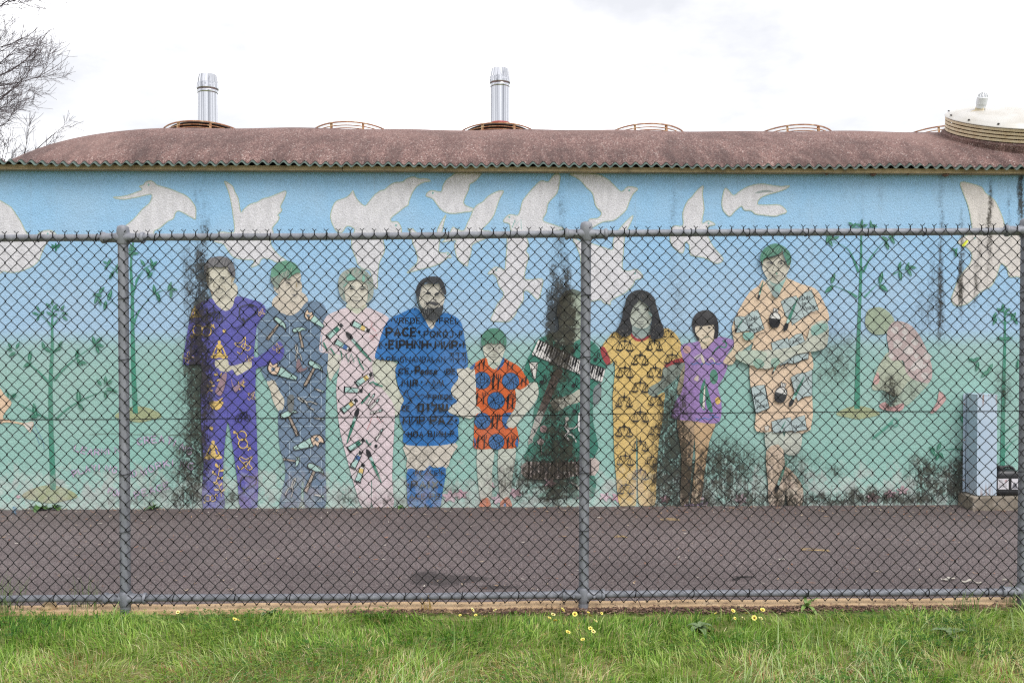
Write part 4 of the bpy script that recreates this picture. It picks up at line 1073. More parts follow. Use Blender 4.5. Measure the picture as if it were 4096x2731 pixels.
for t, x, y, h, w, th in [('E', 684, 360, 16, 13, .13), ('·VREDE', 545, 438, 32, 172, .10), ('·FREL', 818, 438, 32, 128, .09), ('PACE·', 517, 512, 46, 200, .19), ('POKÓJ·', 742, 520, 36, 192, .09), ('P', 952, 520, 36, 16, .09), ('E', 474, 584, 26, 16, .1), ('·EIPHNH·', 512, 586, 46, 272, .12), ('MИP·', 808, 588, 44, 152, .19), ('E', 976, 580, 28, 12, .1),
   ('ACE·', 480, 662, 26, 112, .1), ('GWANDALAN', 600, 668, 34, 266, .07), ('ךדך', 892, 640, 28, 98, .08), ('ךדך', 894, 672, 26, 96, .08), ('CE·', 592, 736, 30, 80, .12), ('P', 692, 738, 44, 24, .17), ('eace', 722, 738, 36, 98, .15), ('·DE', 862, 738, 30, 66, .12), ('MIR', 610, 812, 38, 94, .10), ('·', 724, 806, 38, 8, .1),
   ('·FRIEDE·', 752, 888, 26, 176, .12), ('CE', 612, 958, 30, 44, .12), ('םולש', 706, 960, 44, 172, .22), ('MИP', 618, 1036, 42, 126, .16), ('PAZ·', 780, 1036, 44, 158, .18), ('·HOA', 632, 1112, 32, 104, .16), ('BINH·P', 768, 1110, 32, 152, .14), ('·PEACE·F', 676, 1340, 28, 192, .10), ('·PAIX·', 644, 1416, 40, 204, .18), ('ACE·PE', 656, 1480, 30, 180, .12), ('P·PI', 676, 1536, 16, 120, .13)]:
    p.text(t, x, y, h, w, th=th * (2.1 if th < .13 else 1.45), col=(10, 12, 22))
p.stroke('752,806 770,780 790,810 800,770 812,806 830,780 845,812 852,775 858,812', 4.5, INK).stroke('778,815 800,822 830,818', 3.5, INK)
p.stroke('620,862 640,832 650,870 672,880 700,858 712,872 730,860 748,872', 5, INK).stroke('652,880 672,905 640,915', 5, INK).disc(690, 845, 4, INK)
g.done('lettering')
p = g.sheet('f4')
HD = (58, 60, 64)
p.poly('150,560 165,420 230,300 330,210 480,163 620,160 740,200 820,330 872,480 882,580 842,602 780,520 740,420 690,328 600,332 480,342 400,310 330,352 280,402 260,500 240,620 168,645', HD)
p.poly('168,640 222,650 235,780 300,900 400,955 430,880 480,922 580,932 640,902 720,892 802,840 802,960 750,1080 680,1170 560,1222 450,1202 340,1160 270,1020 210,880 168,740', (64, 66, 68))
for i in range(22):
    a = 3.3 + i * .135
    p.stroke([(520 + 290 * math.cos(a), 560 + 330 * math.sin(a)), (520 + 330 * math.cos(a + .1), 560 + 375 * math.sin(a + .1))], 12, [(92, 100, 100), (40, 40, 46)][i % 2], taper=True)
for i in range(16): p.stroke([(290 + i * 26, 960 + 40 * math.sin(i * 1.9)), (310 + i * 25, 1030 + 30 * math.cos(i)), (350 + i * 20, 1110 + 40 * math.sin(i))], 10, [(110, 112, 110), (44, 44, 50)][i % 2], taper=True)
p.stroke('185,660 205,760 250,860 300,930', 22, (96, 116, 114), taper=True)
p.poly('380,805 450,780 560,778 650,790 702,830 622,868 560,842 470,822 410,852', (62, 62, 66))
g.done('hair')
p = g.sheet('f4')
p.bold, p.shade = 1.5, .62
p.poly('370,572 450,525 512,560 500,592 420,592', (58, 62, 66)).poly('590,602 640,550 760,535 802,572 720,572 690,602 620,612', (58, 62, 66))
p.stroke('308,552 345,535 395,545', 14, (80, 82, 84), taper=True).stroke('690,570 740,560 790,590', 12, (190, 184, 170)).stroke('615,622 680,632 740,620', 8, (110, 110, 106), taper=True).stroke('500,592 495,632', 8, (110, 108, 104))
p.stroke('440,740 465,775 500,768 560,772 640,758 610,700', 10, (100, 98, 96)).disc(580, 742, 10, (70, 70, 72)).stroke('345,820 370,780 410,750', 18, (150, 148, 140), taper=True)
p.poly('470,850 560,862 610,850 570,880 500,878', (214, 208, 198)).stroke('420,900 480,925 580,928', 10, (84, 82, 84))
g.done('face')

# --- 7: woman in mustard
g = Figure('painted woman with long dark hair in a mustard suit printed with weighing scales')
p = g.sheet('E')
p.poly('505,600 632,572 622,640 542,720 472,772 440,802 398,782 410,738 480,690 495,655', (122, 134, 124))
p.poly('500,980 490,1140 560,1212 640,1282 740,1302 850,1262 962,1200 980,960', (150, 166, 162), reg='f6')
p.poly('470,700 520,600 560,500 640,420 710,330 780,400 900,500 960,600 1002,720 1002,850 950,960 860,1050 750,1082 630,1052 530,980 478,860', (184, 190, 178), reg='f6')
g.done('arm neck head')
p = g.sheet('E')
MUS = (218, 184, 108)
p.poly('185,370 280,385 340,436 410,405 500,350 560,370 602,420 626,490 632,552 512,600 492,640 482,695 410,738 398,780 440,802 508,772 502,850 496,950 470,1100 456,1300 442,1526 368,1526 334,1480 331,1150 325,1060 318,1150 321,1480 302,1521 214,1526 190,1350 175,1150 170,950 165,800 180,650 175,562 150,585 95,482 140,410', MUS)
p.stroke('325,1060 322,960', 3, (180, 148, 84))
g.done('suit', 'mustard painted suit')
p = g.sheet('E')
RED = (158, 52, 56)
p.poly('84,490 112,476 152,570 130,592 104,560', RED).poly('508,592 560,562 632,546 633,576 560,590 516,612', RED)
p.poly('478,1150 500,1138 560,1212 640,1282 740,1302 850,1262 952,1200 962,1242 860,1322 740,1357 620,1342 520,1252', RED, reg='f6')
for i in range(10): p.stroke([(500 + i * 46, 1190 + 90 * math.sin(.3 + i * .28)), (516 + i * 46, 1220 + 92 * math.sin(.35 + i * .28))], 7, (190, 96, 96), reg='f6')
g.done('red_trim')
p = g.sheet('E')
for x, y, sz in [(245, 470, 60), (440, 468, 58), (345, 562, 60), (556, 556, 54), (245, 645, 60), (446, 645, 58), (345, 742, 60), (240, 838, 60), (448, 832, 52), (345, 936, 60), (240, 1034, 60), (448, 1026, 50), (345, 1128, 60), (246, 1222, 58), (418, 1222, 44), (345, 1316, 58), (250, 1412, 56), (530, 390, 40), (185, 395, 36)]: p.icon('scales', x, y, sz, 2)
for pts in ('165,600 185,560 190,585', '160,770 185,735 182,765', '160,955 188,930 186,965', '172,1130 196,1110 190,1140'): p.stroke(pts, 5, INK, False)
g.done('print')
p = g.sheet('f6')
HK = (44, 44, 48)
p.poly('350,480 370,350 440,230 560,150 700,118 860,150 980,230 1072,350 1092,480 1142,620 1182,800 1242,950 1282,1080 1262,1242 1120,1302 978,1282 958,1100 980,950 1010,780 960,600 900,500 780,402 710,330 640,432 560,502 500,640 460,780 500,950 522,1100 472,1202 330,1252 218,1192 148,1100 220,950 280,780 290,600', HK)
rr = random.Random(3)
for i in range(60):
    if i < 30: x, y = rr.uniform(190, 470), rr.uniform(880, 1190)
    elif i < 46: x, y = rr.uniform(1010, 1230), rr.uniform(880, 1250)
    else: x, y = rr.uniform(480, 1000), rr.uniform(170, 330)
    p.stroke([(x, y), (x + rr.uniform(-30, 30), y + 30), (x + rr.uniform(-20, 50), y + 62)], 9, rr.choice([(92, 90, 88), (120, 116, 108), (74, 72, 70)]), taper=True)
g.done('hair')
p = g.sheet('f6')
p.bold, p.shade = 1.5, .62
p.stroke('555,575 630,560 705,600', 18, (70, 72, 74), taper=True).stroke('565,605 630,595 700,620', 20, (58, 60, 62), taper=True).stroke('795,605 850,578 935,590', 18, (70, 72, 74), taper=True).stroke('810,615 860,602 925,615', 16, (66, 68, 70), taper=True)
p.stroke('650,755 680,790 720,785 770,780 830,762', 11, (88, 90, 88), taper=True).stroke('700,640 715,690 690,720', 9, (138, 148, 144)).stroke('610,850 680,888 760,890 820,850', 12, (108, 106, 106), taper=True).stroke('640,925 740,940 815,920', 12, (96, 96, 96), taper=True)
p.stroke('545,860 550,820 590,805', 14, (104, 114, 110), taper=True).stroke('835,770 885,830', 10, (110, 118, 114)).stroke('520,960 620,1045 750,1072 870,1045 952,955', 24, (112, 140, 138), taper=True).stroke('900,640 960,700 990,760', 40, (140, 166, 160), taper=True)
g.done('face')

# --- 8: child in purple
g = Figure('painted child with a black bob in a purple dress')
p = g.sheet('E')
p.poly('636,590 692,650 662,705 612,785 588,762', (150, 140, 116))
p.poly('590,945 702,962 692,1200 662,1512 612,1512 620,1200', (176, 148, 116)).poly('708,965 842,968 802,1100 772,1300 742,1500 682,1512 712,1200', (198, 164, 122))
p.poly('640,1512 700,1505 690,1530 642,1532', (150, 116, 170)).poly('705,1512 790,1490 782,1522 715,1528', (150, 116, 170))
p.poly('440,1050 400,1250 380,1350 430,1412 510,1422 650,1372 800,1272 932,1120 900,1010', (206, 190, 160), reg='f7')
p.poly('300,680 330,640 520,630 880,610 915,720 910,880 880,1000 800,1080 680,1152 540,1122 430,1060 360,950 308,830', (214, 198, 174), reg='f7')
g.done('arm leg leg shoe shoe neck head')
p = g.sheet('E')
VIO = (150, 118, 178)
p.poly('616,465 700,444 738,440 752,488 800,470 852,410 912,414 972,440 935,500 902,560 922,602 892,682 860,742 882,832 872,962 792,977 700,962 592,952 553,930 580,830 622,765 642,600 625,540', VIO)
g.done('dress', 'purple painted dress')
p = g.sheet('E')
p.disc(655, 492, 26, (196, 152, 150)).disc(832, 670, 27, (62, 126, 104), 50)
p.poly('772,680 742,760 740,850 772,892 762,800 776,730', (62, 128, 108)).poly('780,718 802,790 826,902 792,882 776,800', (62, 128, 108)).poly('768,735 776,730 772,880 756,880', (214, 206, 196), False)
p.stroke('680,580 700,590 720,578 745,590 770,578 800,590 830,578 860,588 890,575', 6, (64, 110, 176)).stroke('712,945 740,955 770,942 800,952 830,935 868,940', 6, (64, 110, 176)).stroke('800,925 850,920', 5, (64, 110, 176))
p.stroke('820,520 845,490 870,470 905,478 915,455 890,430', 8, (58, 128, 104)).stroke('822,520 838,502', 10, INK)
p.poly('740,530 752,520 775,575 760,582', (206, 196, 180)).poly('700,545 735,522 748,528 725,560', (190, 178, 190)).stroke('800,560 820,545 840,575', 8, (206, 196, 170)).disc(858, 828, 18, (220, 184, 96), 24).poly('712,670 730,660 728,700 700,690', (196, 180, 170))
g.done('print')
p = g.sheet('f7')
p.poly('213,560 250,400 330,280 450,200 620,158 780,190 920,300 1002,460 1037,620 1042,800 1012,1000 960,1052 888,1032 917,850 912,700 882,622 650,642 500,656 380,652 310,692 310,830 360,950 452,1090 400,1112 330,1020 268,870 223,720', (36, 34, 40))
g.done('hair')
p = g.sheet('f7')
p.bold, p.shade = 1.5, .62
p.stroke('430,715 480,705 530,715', 14, (70, 76, 72), taper=True).disc(476, 734, 34, (66, 74, 70), 22).stroke('695,698 750,688 810,705', 16, (60, 56, 52), taper=True).disc(752, 712, 40, (56, 54, 54), 18)
p.stroke('500,920 550,938 600,930', 9, (160, 140, 108), taper=True).stroke('640,920 700,910 760,925', 9, (180, 150, 112), taper=True).stroke('550,992 640,1002 720,990 785,955', 11, (112, 138, 116), taper=True).stroke('580,1025 650,1032', 8, (150, 160, 140)).stroke('550,1150 620,1180 680,1190', 8, (140, 160, 138)).stroke('505,1310 520,1370', 10, (80, 70, 60))
g.done('face')

# --- 9: man in peach
g = Figure('tall painted green haired man in peach clothes printed with open books', 0.0160)
p = g.sheet('F')
p.poly('108,520 125,500 232,540 232,592 152,655 112,722 60,712 75,680 120,620', (212, 190, 160))
p.poly('300,1095 392,1100 402,1215 312,1215', (186, 196, 182)).poly('418,1098 502,1100 490,1225 408,1225', (192, 196, 182))
p.poly('400,940 388,1080 480,1302 600,1402 742,1302 862,1100 882,890', (188, 196, 186), reg='f8')
p.poly('280,520 330,440 440,430 560,400 680,350 780,245 790,350 830,460 870,560 952,590 942,700 890,780 860,880 780,970 690,1032 600,1052 480,1002 390,900 320,780 278,660', (206, 200, 184), reg='f8')
g.done('arm leg leg neck head')
p = g.sheet('F')
PCH = (224, 196, 166)
p.poly('210,310 260,275 283,240 318,285 350,342 392,285 418,234 500,265 580,290 622,350 662,470 560,502 551,620 572,720 561,800 556,1092 398,1098 248,1102 244,1000 215,850 208,740 216,650 232,592 232,540 120,508 130,450 160,390', PCH)
p.poly('305,1210 400,1206 406,1526 323,1526 314,1400', (214, 190, 164)).poly('412,1300 506,1405 502,1526 428,1526 418,1400', (208, 184, 158))
g.done('suit', 'peach painted shirt and shorts')
p = g.sheet('F')
BK = (172, 190, 190)
def book(pts, spine, text=None, tp=None, th=22, tw_=62, rot=-14):
    p.poly(pts, BK, False).stroke(pts, 3, INK, False, True).stroke(spine, 3, INK)
    if text:
        for i, ln in enumerate(text):
            p.text(ln, tp[0] + i * tp[2], tp[1] + i * tp[3], th, tw_ * (1.0 if len(ln) > 4 else .42), th=.1, rot=rot, slant=.2, gap=.1)
E3 = ['Educate', 'for', 'Peace']
book('385,365 420,345 475,332 480,350 520,315 560,298 602,412 560,425 520,452 450,500 445,480 415,452', '478,345 500,400 522,455', E3, (494, 362, 12, 27), 22, 62, -14)
book('120,455 150,448 180,452 215,425 255,412 292,520 250,540 212,552 205,530 130,542', '182,455 198,500 212,550', E3, (196, 482, 9, 29), 22, 60, -20)
book('330,600 370,585 425,572 430,582 470,552 505,545 522,592 480,610 440,642 400,632 340,648', '428,580 434,610 440,640', ['Educate'], (440, 606, 0, 0), 18, 70, -22)
book('380,682 420,672 455,668 462,672 500,662 543,655 541,692 500,700 455,720 420,712 382,732', '460,672 458,700 456,718')
book('215,852 250,842 295,838 320,972 280,985 242,1000', '292,840 308,920 320,970', E3, (224, 912, 14, 32), 22, 62, -18)
book('440,795 480,775 522,768 562,752 561,900 520,905 482,932 460,880', '520,770 535,820 558,860')
book('330,1046 370,1035 440,1022 445,1040 480,1020 520,1010 532,1092 490,1098 460,1108 450,1098 340,1110', '442,1040 448,1080 458,1106', ['Educate'], (458, 1086, 0, 0), 18, 66, -14)
for pts in ('415,452 450,465 480,462', '520,455 560,430 600,428', '240,575 262,548 300,540', '360,745 400,720 470,715 520,690 545,688', '380,735 400,745 430,722'): p.stroke(pts, 3.5, INK)
for x, y, sz, rot in [(269, 300, 56, -75), (440, 440, 104, -68), (146, 500, 46, -60), (474, 876, 98, -64), (392, 1078, 40, -62), (384, 1360, 98, -70), (352, 740, 44, -64)]: p.icon('brush', x, y, sz, rot)
p.icon('ink', 350, 456, 54, 6).icon('ink', 386, 880, 56, 14)
p.poly('288,640 318,636 312,652 290,655', (200, 196, 184)).stroke('288,640 318,636 312,652 290,655', 3, INK, False, True)
p.poly('288,1072 318,1068 312,1095 295,1098', (206, 200, 188), False).stroke('288,1072 318,1068 312,1095 295,1098', 3, INK, False, True)
g.done('print')
p = g.sheet('F')
p.poly('645,475 648,600 602,642 480,662 372,722 300,748 235,732 218,702 270,650 400,632 520,592 556,502', (194, 198, 182))
p.poly('140,650 235,640 300,655 290,700 235,732 130,690', (180, 194, 176)).poly('225,700 262,690 290,720 262,745 235,735', (132, 168, 150)).poly('330,690 372,688 372,722 330,738', (140, 174, 156)).poly('168,545 222,542 225,575 180,582', (128, 176, 164)).poly('560,505 642,488 640,530 565,560', (138, 182, 170))
p.stroke('300,690 380,660 480,640', 4, (160, 170, 154))
g.done('forearms')
p = g.sheet('f8')
p.poly('580,1100 640,1080 800,950 860,900 740,1150 690,1290 620,1402 520,1300 560,1200', (140, 176, 168)).poly('440,970 500,1040 600,1078 560,1110 480,1060', (150, 184, 176)).poly('500,1290 600,1240 700,1290 600,1402', (140, 160, 160))
g.done('neck_shade')
p = g.sheet('f8')
p.poly('220,480 225,380 280,250 400,150 560,93 700,120 830,200 930,320 967,480 942,592 878,622 830,472 780,352 770,248 690,342 560,402 430,432 330,442 280,542 268,660 240,570', (72, 128, 106))
p.stroke('265,520 330,455 430,430 520,412 610,385 700,325 775,240', 36, (44, 52, 52), taper=True)
for i in range(14): p.stroke([(260 + i * 38, 420 - i * 12), (300 + i * 38, 330 - i * 10), (370 + i * 34, 250 - i * 6)], 11, [(48, 92, 76), (128, 164, 146)][i % 2], taper=True)
p.stroke('250,500 255,600 272,665', 24, (56, 60, 62), taper=True).stroke('935,460 940,540 890,600 875,650', 22, (60, 72, 70), taper=True)
g.done('hair')
p = g.sheet('f8')
p.bold, p.shade = 1.5, .62
p.stroke('362,572 440,540 545,560', 20, (74, 78, 80), taper=True).stroke('410,590 470,565 540,585', 14, (84, 86, 88), taper=True).disc(482, 574, 30, (56, 58, 66), 18)
p.stroke('630,590 670,530 740,515 830,545', 22, (62, 66, 70), taper=True).disc(720, 566, 30, (50, 52, 60), 18).stroke('655,575 720,590 790,560', 8, (96, 98, 98), taper=True)
p.stroke('560,580 540,660 515,720 510,748 545,755 600,775 690,742', 9, (104, 106, 102)).stroke('640,640 660,690', 8, (120, 124, 120)).stroke('430,850 480,865 560,885 650,872 745,838', 13, (104, 108, 104), taper=True)
p.stroke('480,790 430,815 425,870', 8, (104, 108, 104)).stroke('745,790 775,820 735,890', 10, (98, 104, 100)).poly('580,820 615,790 635,830 600,838', (130, 182, 160)).stroke('545,910 590,918 660,905', 9, (112, 130, 122), taper=True)
p.stroke('440,980 520,1040 620,1056 700,1030', 9, (110, 140, 132), taper=True).stroke('900,640 915,690 905,720', 10, (120, 120, 112))
g.done('face')

# ------------------------------------------------------------------ lettering at the left end, flowers along the foot
pl = Paint('A', 0.0062)
LV, LV2 = (176, 158, 206), (214, 190, 206)
def arcs(s, pts, h, col):
    n_ = len(s); q = crom(parse(pts), False, 12)
    L = [0.0]
    for a, b in zip(q, q[1:]): L.append(L[-1] + math.hypot(b[0] - a[0], b[1] - a[1]))
    for i, ch in enumerate(s):
        d = L[-1] * (i + .05) / n_
        k = max(j for j in range(len(L)) if L[j] <= d + 1e-6); k = min(k, len(q) - 2)
        f = (d - L[k]) / max(L[k + 1] - L[k], 1e-6)
        x, y = q[k][0] + (q[k + 1][0] - q[k][0]) * f, q[k][1] + (q[k + 1][1] - q[k][1]) * f
        a = math.degrees(math.atan2(q[k + 1][1] - q[k][1], q[k + 1][0] - q[k][0]))
        w = L[-1] / n_ * .66
        pl.text(ch, x + 2, y + 2, h, w if ch != 'I' else 4, LV2, .20, a)
        pl.text(ch, x, y, h, w if ch != 'I' else 4, col, .10, a)
arcs('LEARNING', '462,1096 560,1122 660,1122 810,1098', 38, LV)
arcs('CREATING', '862,1062 940,1050 1040,1050 1205,1128', 40, LV)
arcs('PLAYING', '462,1262 540,1232 640,1222 740,1240', 38, LV)
arcs('AND', '762,1262 800,1262 868,1256', 38, LV)
arcs('WORKING', '898,1258 990,1214 1090,1194 1222,1220', 40, LV)
arcs('FOR', '676,1362 720,1376 772,1392', 38, LV)
arcs('PEACE', '852,1396 930,1372 1000,1352 1080,1326', 40, LV)
pl.build('lettering', building, kind='stuff', label='lavender lettering about learning and peace at the left end')
pf_ = Paint('A', 0.0064)
REG['src'] = (0, 0, 1.0)
rr = random.Random(5)
for (u, v, r) in [(1800, 1985, 26), (1845, 1975, 22), (1995, 1995, 24), (2470, 1988, 22), (2420, 1985, 20), (2790, 1990, 24), (2960, 1990, 20), (2965, 2000, 18), (3490, 1990, 22), (3560, 1975, 20), (3610, 1960, 20), (2330, 1985, 20), (75, 1985, 8), (2230, 1960, 26), (2200, 1930, 20), (2660, 1995, 18), (2060, 1970, 22), (1960, 1940, 16)]:
    pf_.poly([(u + r * (1 + .35 * math.sin(5 * a + u)) * math.cos(a), v + r * .75 * (1 + .35 * math.sin(5 * a + u)) * math.sin(a)) for a in np.linspace(0, 2 * PI, 19)[:-1]], rr.choice([(206, 164, 176), (196, 150, 166), (214, 184, 196)]), True, 'src')
pf_.build('painted_flowers', building, kind='stuff', label='faded pink painted blossoms along the foot of the wall')
# a rusty scratch line across the lower wall at the left
ps = Paint('A', 0.0066)
ps.stroke('560,998 700,992 850,998 1000,996', 3, (120, 132, 120)).stroke('1060,1000 1150,998 1250,996', 4, (86, 82, 72))
ps.build('scratch', building, kind='stuff')

# ================================================================== GROUND
def sheet_grid(name, xs, ys, zf, mat, **kw):
    v = [(x, y, zf(x, y)) for y in ys for x in xs]
    n = len(xs)
    f = [(j * n + i, j * n + i + 1, (j + 1) * n + i + 1, (j + 1) * n + i) for j in range(len(ys) - 1) for i in range(n - 1)]
    return big_mesh(name, v, f, mat, **kw)
FY = 5.46                                      # the line of the fence
KERB0, KERB1 = 5.452, 5.568
# wide land to the horizon
t_land = NT('dry_grassland')
pl_ = t_land.pos()
t_land.set(Base_Color=t_land.ramp(t_land.noise(pl_, 0.15, 5), [(0.3, lin((84, 104, 52), .7)), (0.7, lin((126, 130, 78), .7))]), Roughness=0.95)
b = MB(); b.add([(-600, -400, -0.42), (600, -400, -0.42), (600, 900, -0.42), (-600, 900, -0.42)], [(0, 1, 2, 3)])
b.build('land', t_land.m, kind='structure')
# soil and thatch under the grass
t_soil = NT('lawn_soil')
ps_ = t_soil.pos()
n1 = t_soil.noise(ps_, 5.0, 6, 0.7); n2 = t_soil.noise(ps_, 70.0, 4, 0.7)
cs = t_soil.ramp(n2, [(0.25, lin((74, 84, 40), .8)), (0.55, lin((118, 134, 62), .8)), (0.8, lin((160, 152, 98), .8))])
t_soil.set(Base_Color=t_soil.mix(t_soil.maprange(n1, .45, .7, 0, .6), cs, lin((150, 130, 88), .8)), Roughness=0.95)
t_soil.bump(n2, 0.6, 0.02)
sheet_grid('lawn', np.linspace(-30, 30, 61), [-30, -10, 0, 2, 3, 4, 5, KERB0 - 0.10, KERB0 - 0.002], lambda x, y: gz(x, y) - 0.015, t_soil.m, kind='structure')
# asphalt yard
t_as = NT('asphalt')
pa_ = t_as.pos()
grain = t_as.sep(t_as.voronoi(pa_, 150.0, 'Color'))['X']
nb = t_as.noise(pa_, 0.9, 5, 0.6); ns = t_as.noise(pa_, 22.0, 4, 0.7)
ca = t_as.ramp(grain, [(0.0, lin((82, 72, 72), .8)), (0.5, lin((116, 104, 104), .8)), (0.9, lin((138, 125, 124), .8)), (1.0, lin((158, 150, 146), .8))])
ca = t_as.mix(t_as.maprange(nb, 0.35, 0.7, 0.0, 0.40), ca, lin((80, 72, 72), .8))
ca = t_as.mix(t_as.maprange(t_as.noise(t_as.mapping(pa_, scale=(.6, 2.2, 1)), 2.0, 5, .65), 0.52, 0.75, 0.0, 0.40), ca, lin((132, 122, 118), .8))
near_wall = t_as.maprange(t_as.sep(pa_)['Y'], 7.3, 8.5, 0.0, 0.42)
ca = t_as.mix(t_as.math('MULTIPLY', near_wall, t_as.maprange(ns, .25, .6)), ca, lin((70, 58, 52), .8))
g1, g2, g3 = ground_at(1760, 2318), ground_at(1985, 2345), ground_at(1700, 2290)
oil = t_as.blobs(pa_, [(g1.x, g1.y, 0, .34, .24, None, 1.3), (g2.x, g2.y, 0, .22, .09, None, 1.3), (g1.x + .22, g1.y + .03, 0, .32, .10, None, .9), (g3.x, g3.y, 0, .16, .16, None, .8)])
oilm = t_as.maprange(t_as.math('ADD', oil, t_as.math('MULTIPLY', t_as.math('SUBTRACT', ns, .5), 1.2)), 0.25, 0.85, 0, .62)
ca = t_as.mix(oilm, ca, lin((44, 42, 42), .8))
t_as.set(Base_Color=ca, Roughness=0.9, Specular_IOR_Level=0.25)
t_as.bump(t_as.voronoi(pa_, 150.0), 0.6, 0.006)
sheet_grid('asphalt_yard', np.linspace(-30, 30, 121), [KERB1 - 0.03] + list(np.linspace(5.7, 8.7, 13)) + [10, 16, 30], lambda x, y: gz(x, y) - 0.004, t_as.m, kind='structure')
# concrete kerb: cast lengths with open joints
t_k = NT('sandy_concrete')
pk_ = t_k.pos()
nk = t_k.noise(pk_, 9, 6, .7)
ck = t_k.ramp(nk, [(.25, lin((172, 142, 108), .85)), (.55, lin((210, 178, 138), .85)), (.8, lin((224, 200, 166), .85))])
ck = t_k.mix(t_k.maprange(t_k.noise(pk_, 60, 4, .7), .55, .75, 0, .5), ck, lin((120, 104, 84), .8))
t_k.set(Base_Color=ck, Roughness=.9); t_k.bump(nk, .4, .006)
kerb = empty('kerb', (0, KERB0, 0), kind='structure')
xk = -9.0
rk = random.Random(2)
while xk < 9.0:
    L = 1.62 + rk.uniform(-.05, .05)
    b = MB()
    n = 14
    for i in range(n):
        xa, xb = xk + (L - .007) * i / n, xk + (L - .007) * (i + 1) / n
        za, zb = TILT * xa + .006 * math.sin(xa * 7) * .5, TILT * xb + .006 * math.sin(xb * 7) * .5
        w = KERB1 - KERB0
        ja, jb = .004 * math.sin(xa * 23), .004 * math.sin(xb * 23)
        b.add([(xa, ja, za - .2), (xb, jb, zb - .2), (xb, w, zb - .2), (xa, w, za - .2), (xa, ja, za + .010), (xb, jb, zb + .010), (xb, w, zb + .014), (xa, w, za + .014)],
              [(4, 5, 6, 7), (0, 1, 5, 4), (2, 3, 7, 6)] + ([(3, 0, 4, 7)] if i == 0 else []) + ([(1, 2, 6, 5)] if i == n - 1 else []))
    b.build('kerb_stone', t_k.m, kerb)
    xk += L

# ================================================================== CHAIN LINK FENCE
t_gal = NT('weathered_galvanised_steel')
pg_ = t_gal.coords()
ng = t_gal.noise(t_gal.mapping(pg_, scale=(1, 1, .4)), 14, 6, .7)
cg = t_gal.ramp(ng, [(.3, lin((112, 114, 122), .8)), (.6, lin((140, 142, 150), .8)), (.8, lin((170, 172, 178), .8))])
cg = t_gal.mix(t_gal.maprange(t_gal.noise(pg_, 60, 4, .7), .6, .8, 0, .5), cg, lin((78, 77, 79), .8))
t_gal.set(Base_Color=cg, Metallic=0.25, Roughness=t_gal.maprange(ng, .3, .8, .5, .68))
t_gal.bump(ng, .15, .003)
M_GAL = t_gal.m
t_wire = NT('black_coated_wire')
t_wire.set(Base_Color=lin((10, 10, 12), .8), Roughness=.5, Specular_IOR_Level=.25)
M_WIRE = t_wire.m
def fence_pt(u, v, dy=0.0): return at_depth(u, v, FY + dy)
Z_TOP = fence_pt(2048, 939).z
Z_BOT = fence_pt(2048, 2380).z
X_L, X_R = fence_pt(-620, 1300).x, fence_pt(4900, 1300).x
fence = empty('chain_link_fence', (0, FY, 0), label='black chain link mesh on grey galvanised posts and rails', cat='fence')
POSTS = [(497, 492, 502), (2340, 2345, 2334), (4097, 4105, 4090), (-1150, -1150, -1140)]
RP, RR = 0.0302, 0.0212
for k, (uc, ut, ub) in enumerate(POSTS):
    a, b_ = fence_pt(ut, 940), fence_pt(ub, 2400)
    d = (a - b_) / (a.z - b_.z)
    zt, zb = Z_TOP + TILT * a.x, TILT * b_.x - 0.25
    P = lambda z: Vector((b_.x + d.x * (z - b_.z), 0, z))
    m = MB().tube([P(zb), P(zt * .5), P(zt + 0.008)], RP, 20)
    m.build('post', M_GAL, fence, smooth=True)
    pt, pb = P(zt), P(Z_BOT + TILT * b_.x)
    # top fitting: cap, vertical sleeve, two flared rail sleeves
    m = MB()
    m.lathe([(RP + .003, -.040), (RP + .0065, -.034), (RP + .0065, .045), (RP + .004, .060), (RP + .0, .068), (.018, .074), (0, .077)], 20, pt)
    m.build('post_cap', M_GAL, fence, smooth=True)
    for zc, nm in ((pt, 'rail_clamp'), (pb, 'rail_clamp')):
        m = MB()
        m.lathe([(RR + .009, -.128), (RR + .014, -.122), (RR + .014, -.112), (RR + .007, -.104), (RR + .007, -.05), (RR + .013, -.03), (RR + .013, .03), (RR + .007, .05), (RR + .007, .104), (RR + .014, .112), (RR + .014, .122), (RR + .009, .128)], 16, (zc.x, 0, zc.z), 'X')
        if zc is pb: m.lathe([(RP + .002, -.045), (RP + .008, -.03), (RP + .008, .03), (RP + .002, .045)], 20, zc)
        cl = m.build(nm, M_GAL, fence, smooth=True)
        for sx in (-.062, .062):
            MB().lathe([(0.0, -.012), (.007, -.010), (.0095, -.004), (.0095, .01)], 10, (zc.x + sx, -RR - .007, zc.z - .004), 'Y').build('bolt', M_GAL, cl, smooth=True)
    # wire ties round the post
    for f in (.18, .34, .66, .83):
        z = Z_BOT + (zt - Z_BOT) * f
        q = P(z)
        r_ = RP + .003
        MB().tube([(q.x + r_ * math.cos(t), r_ * math.sin(t) - .003 * (t > PI), z + .006 * math.cos(t + k)) for t in np.linspace(0, 2 * PI, 19)[:-1]], .0019, 6, False, True).build('tie_wire', M_WIRE, fence, smooth=True)
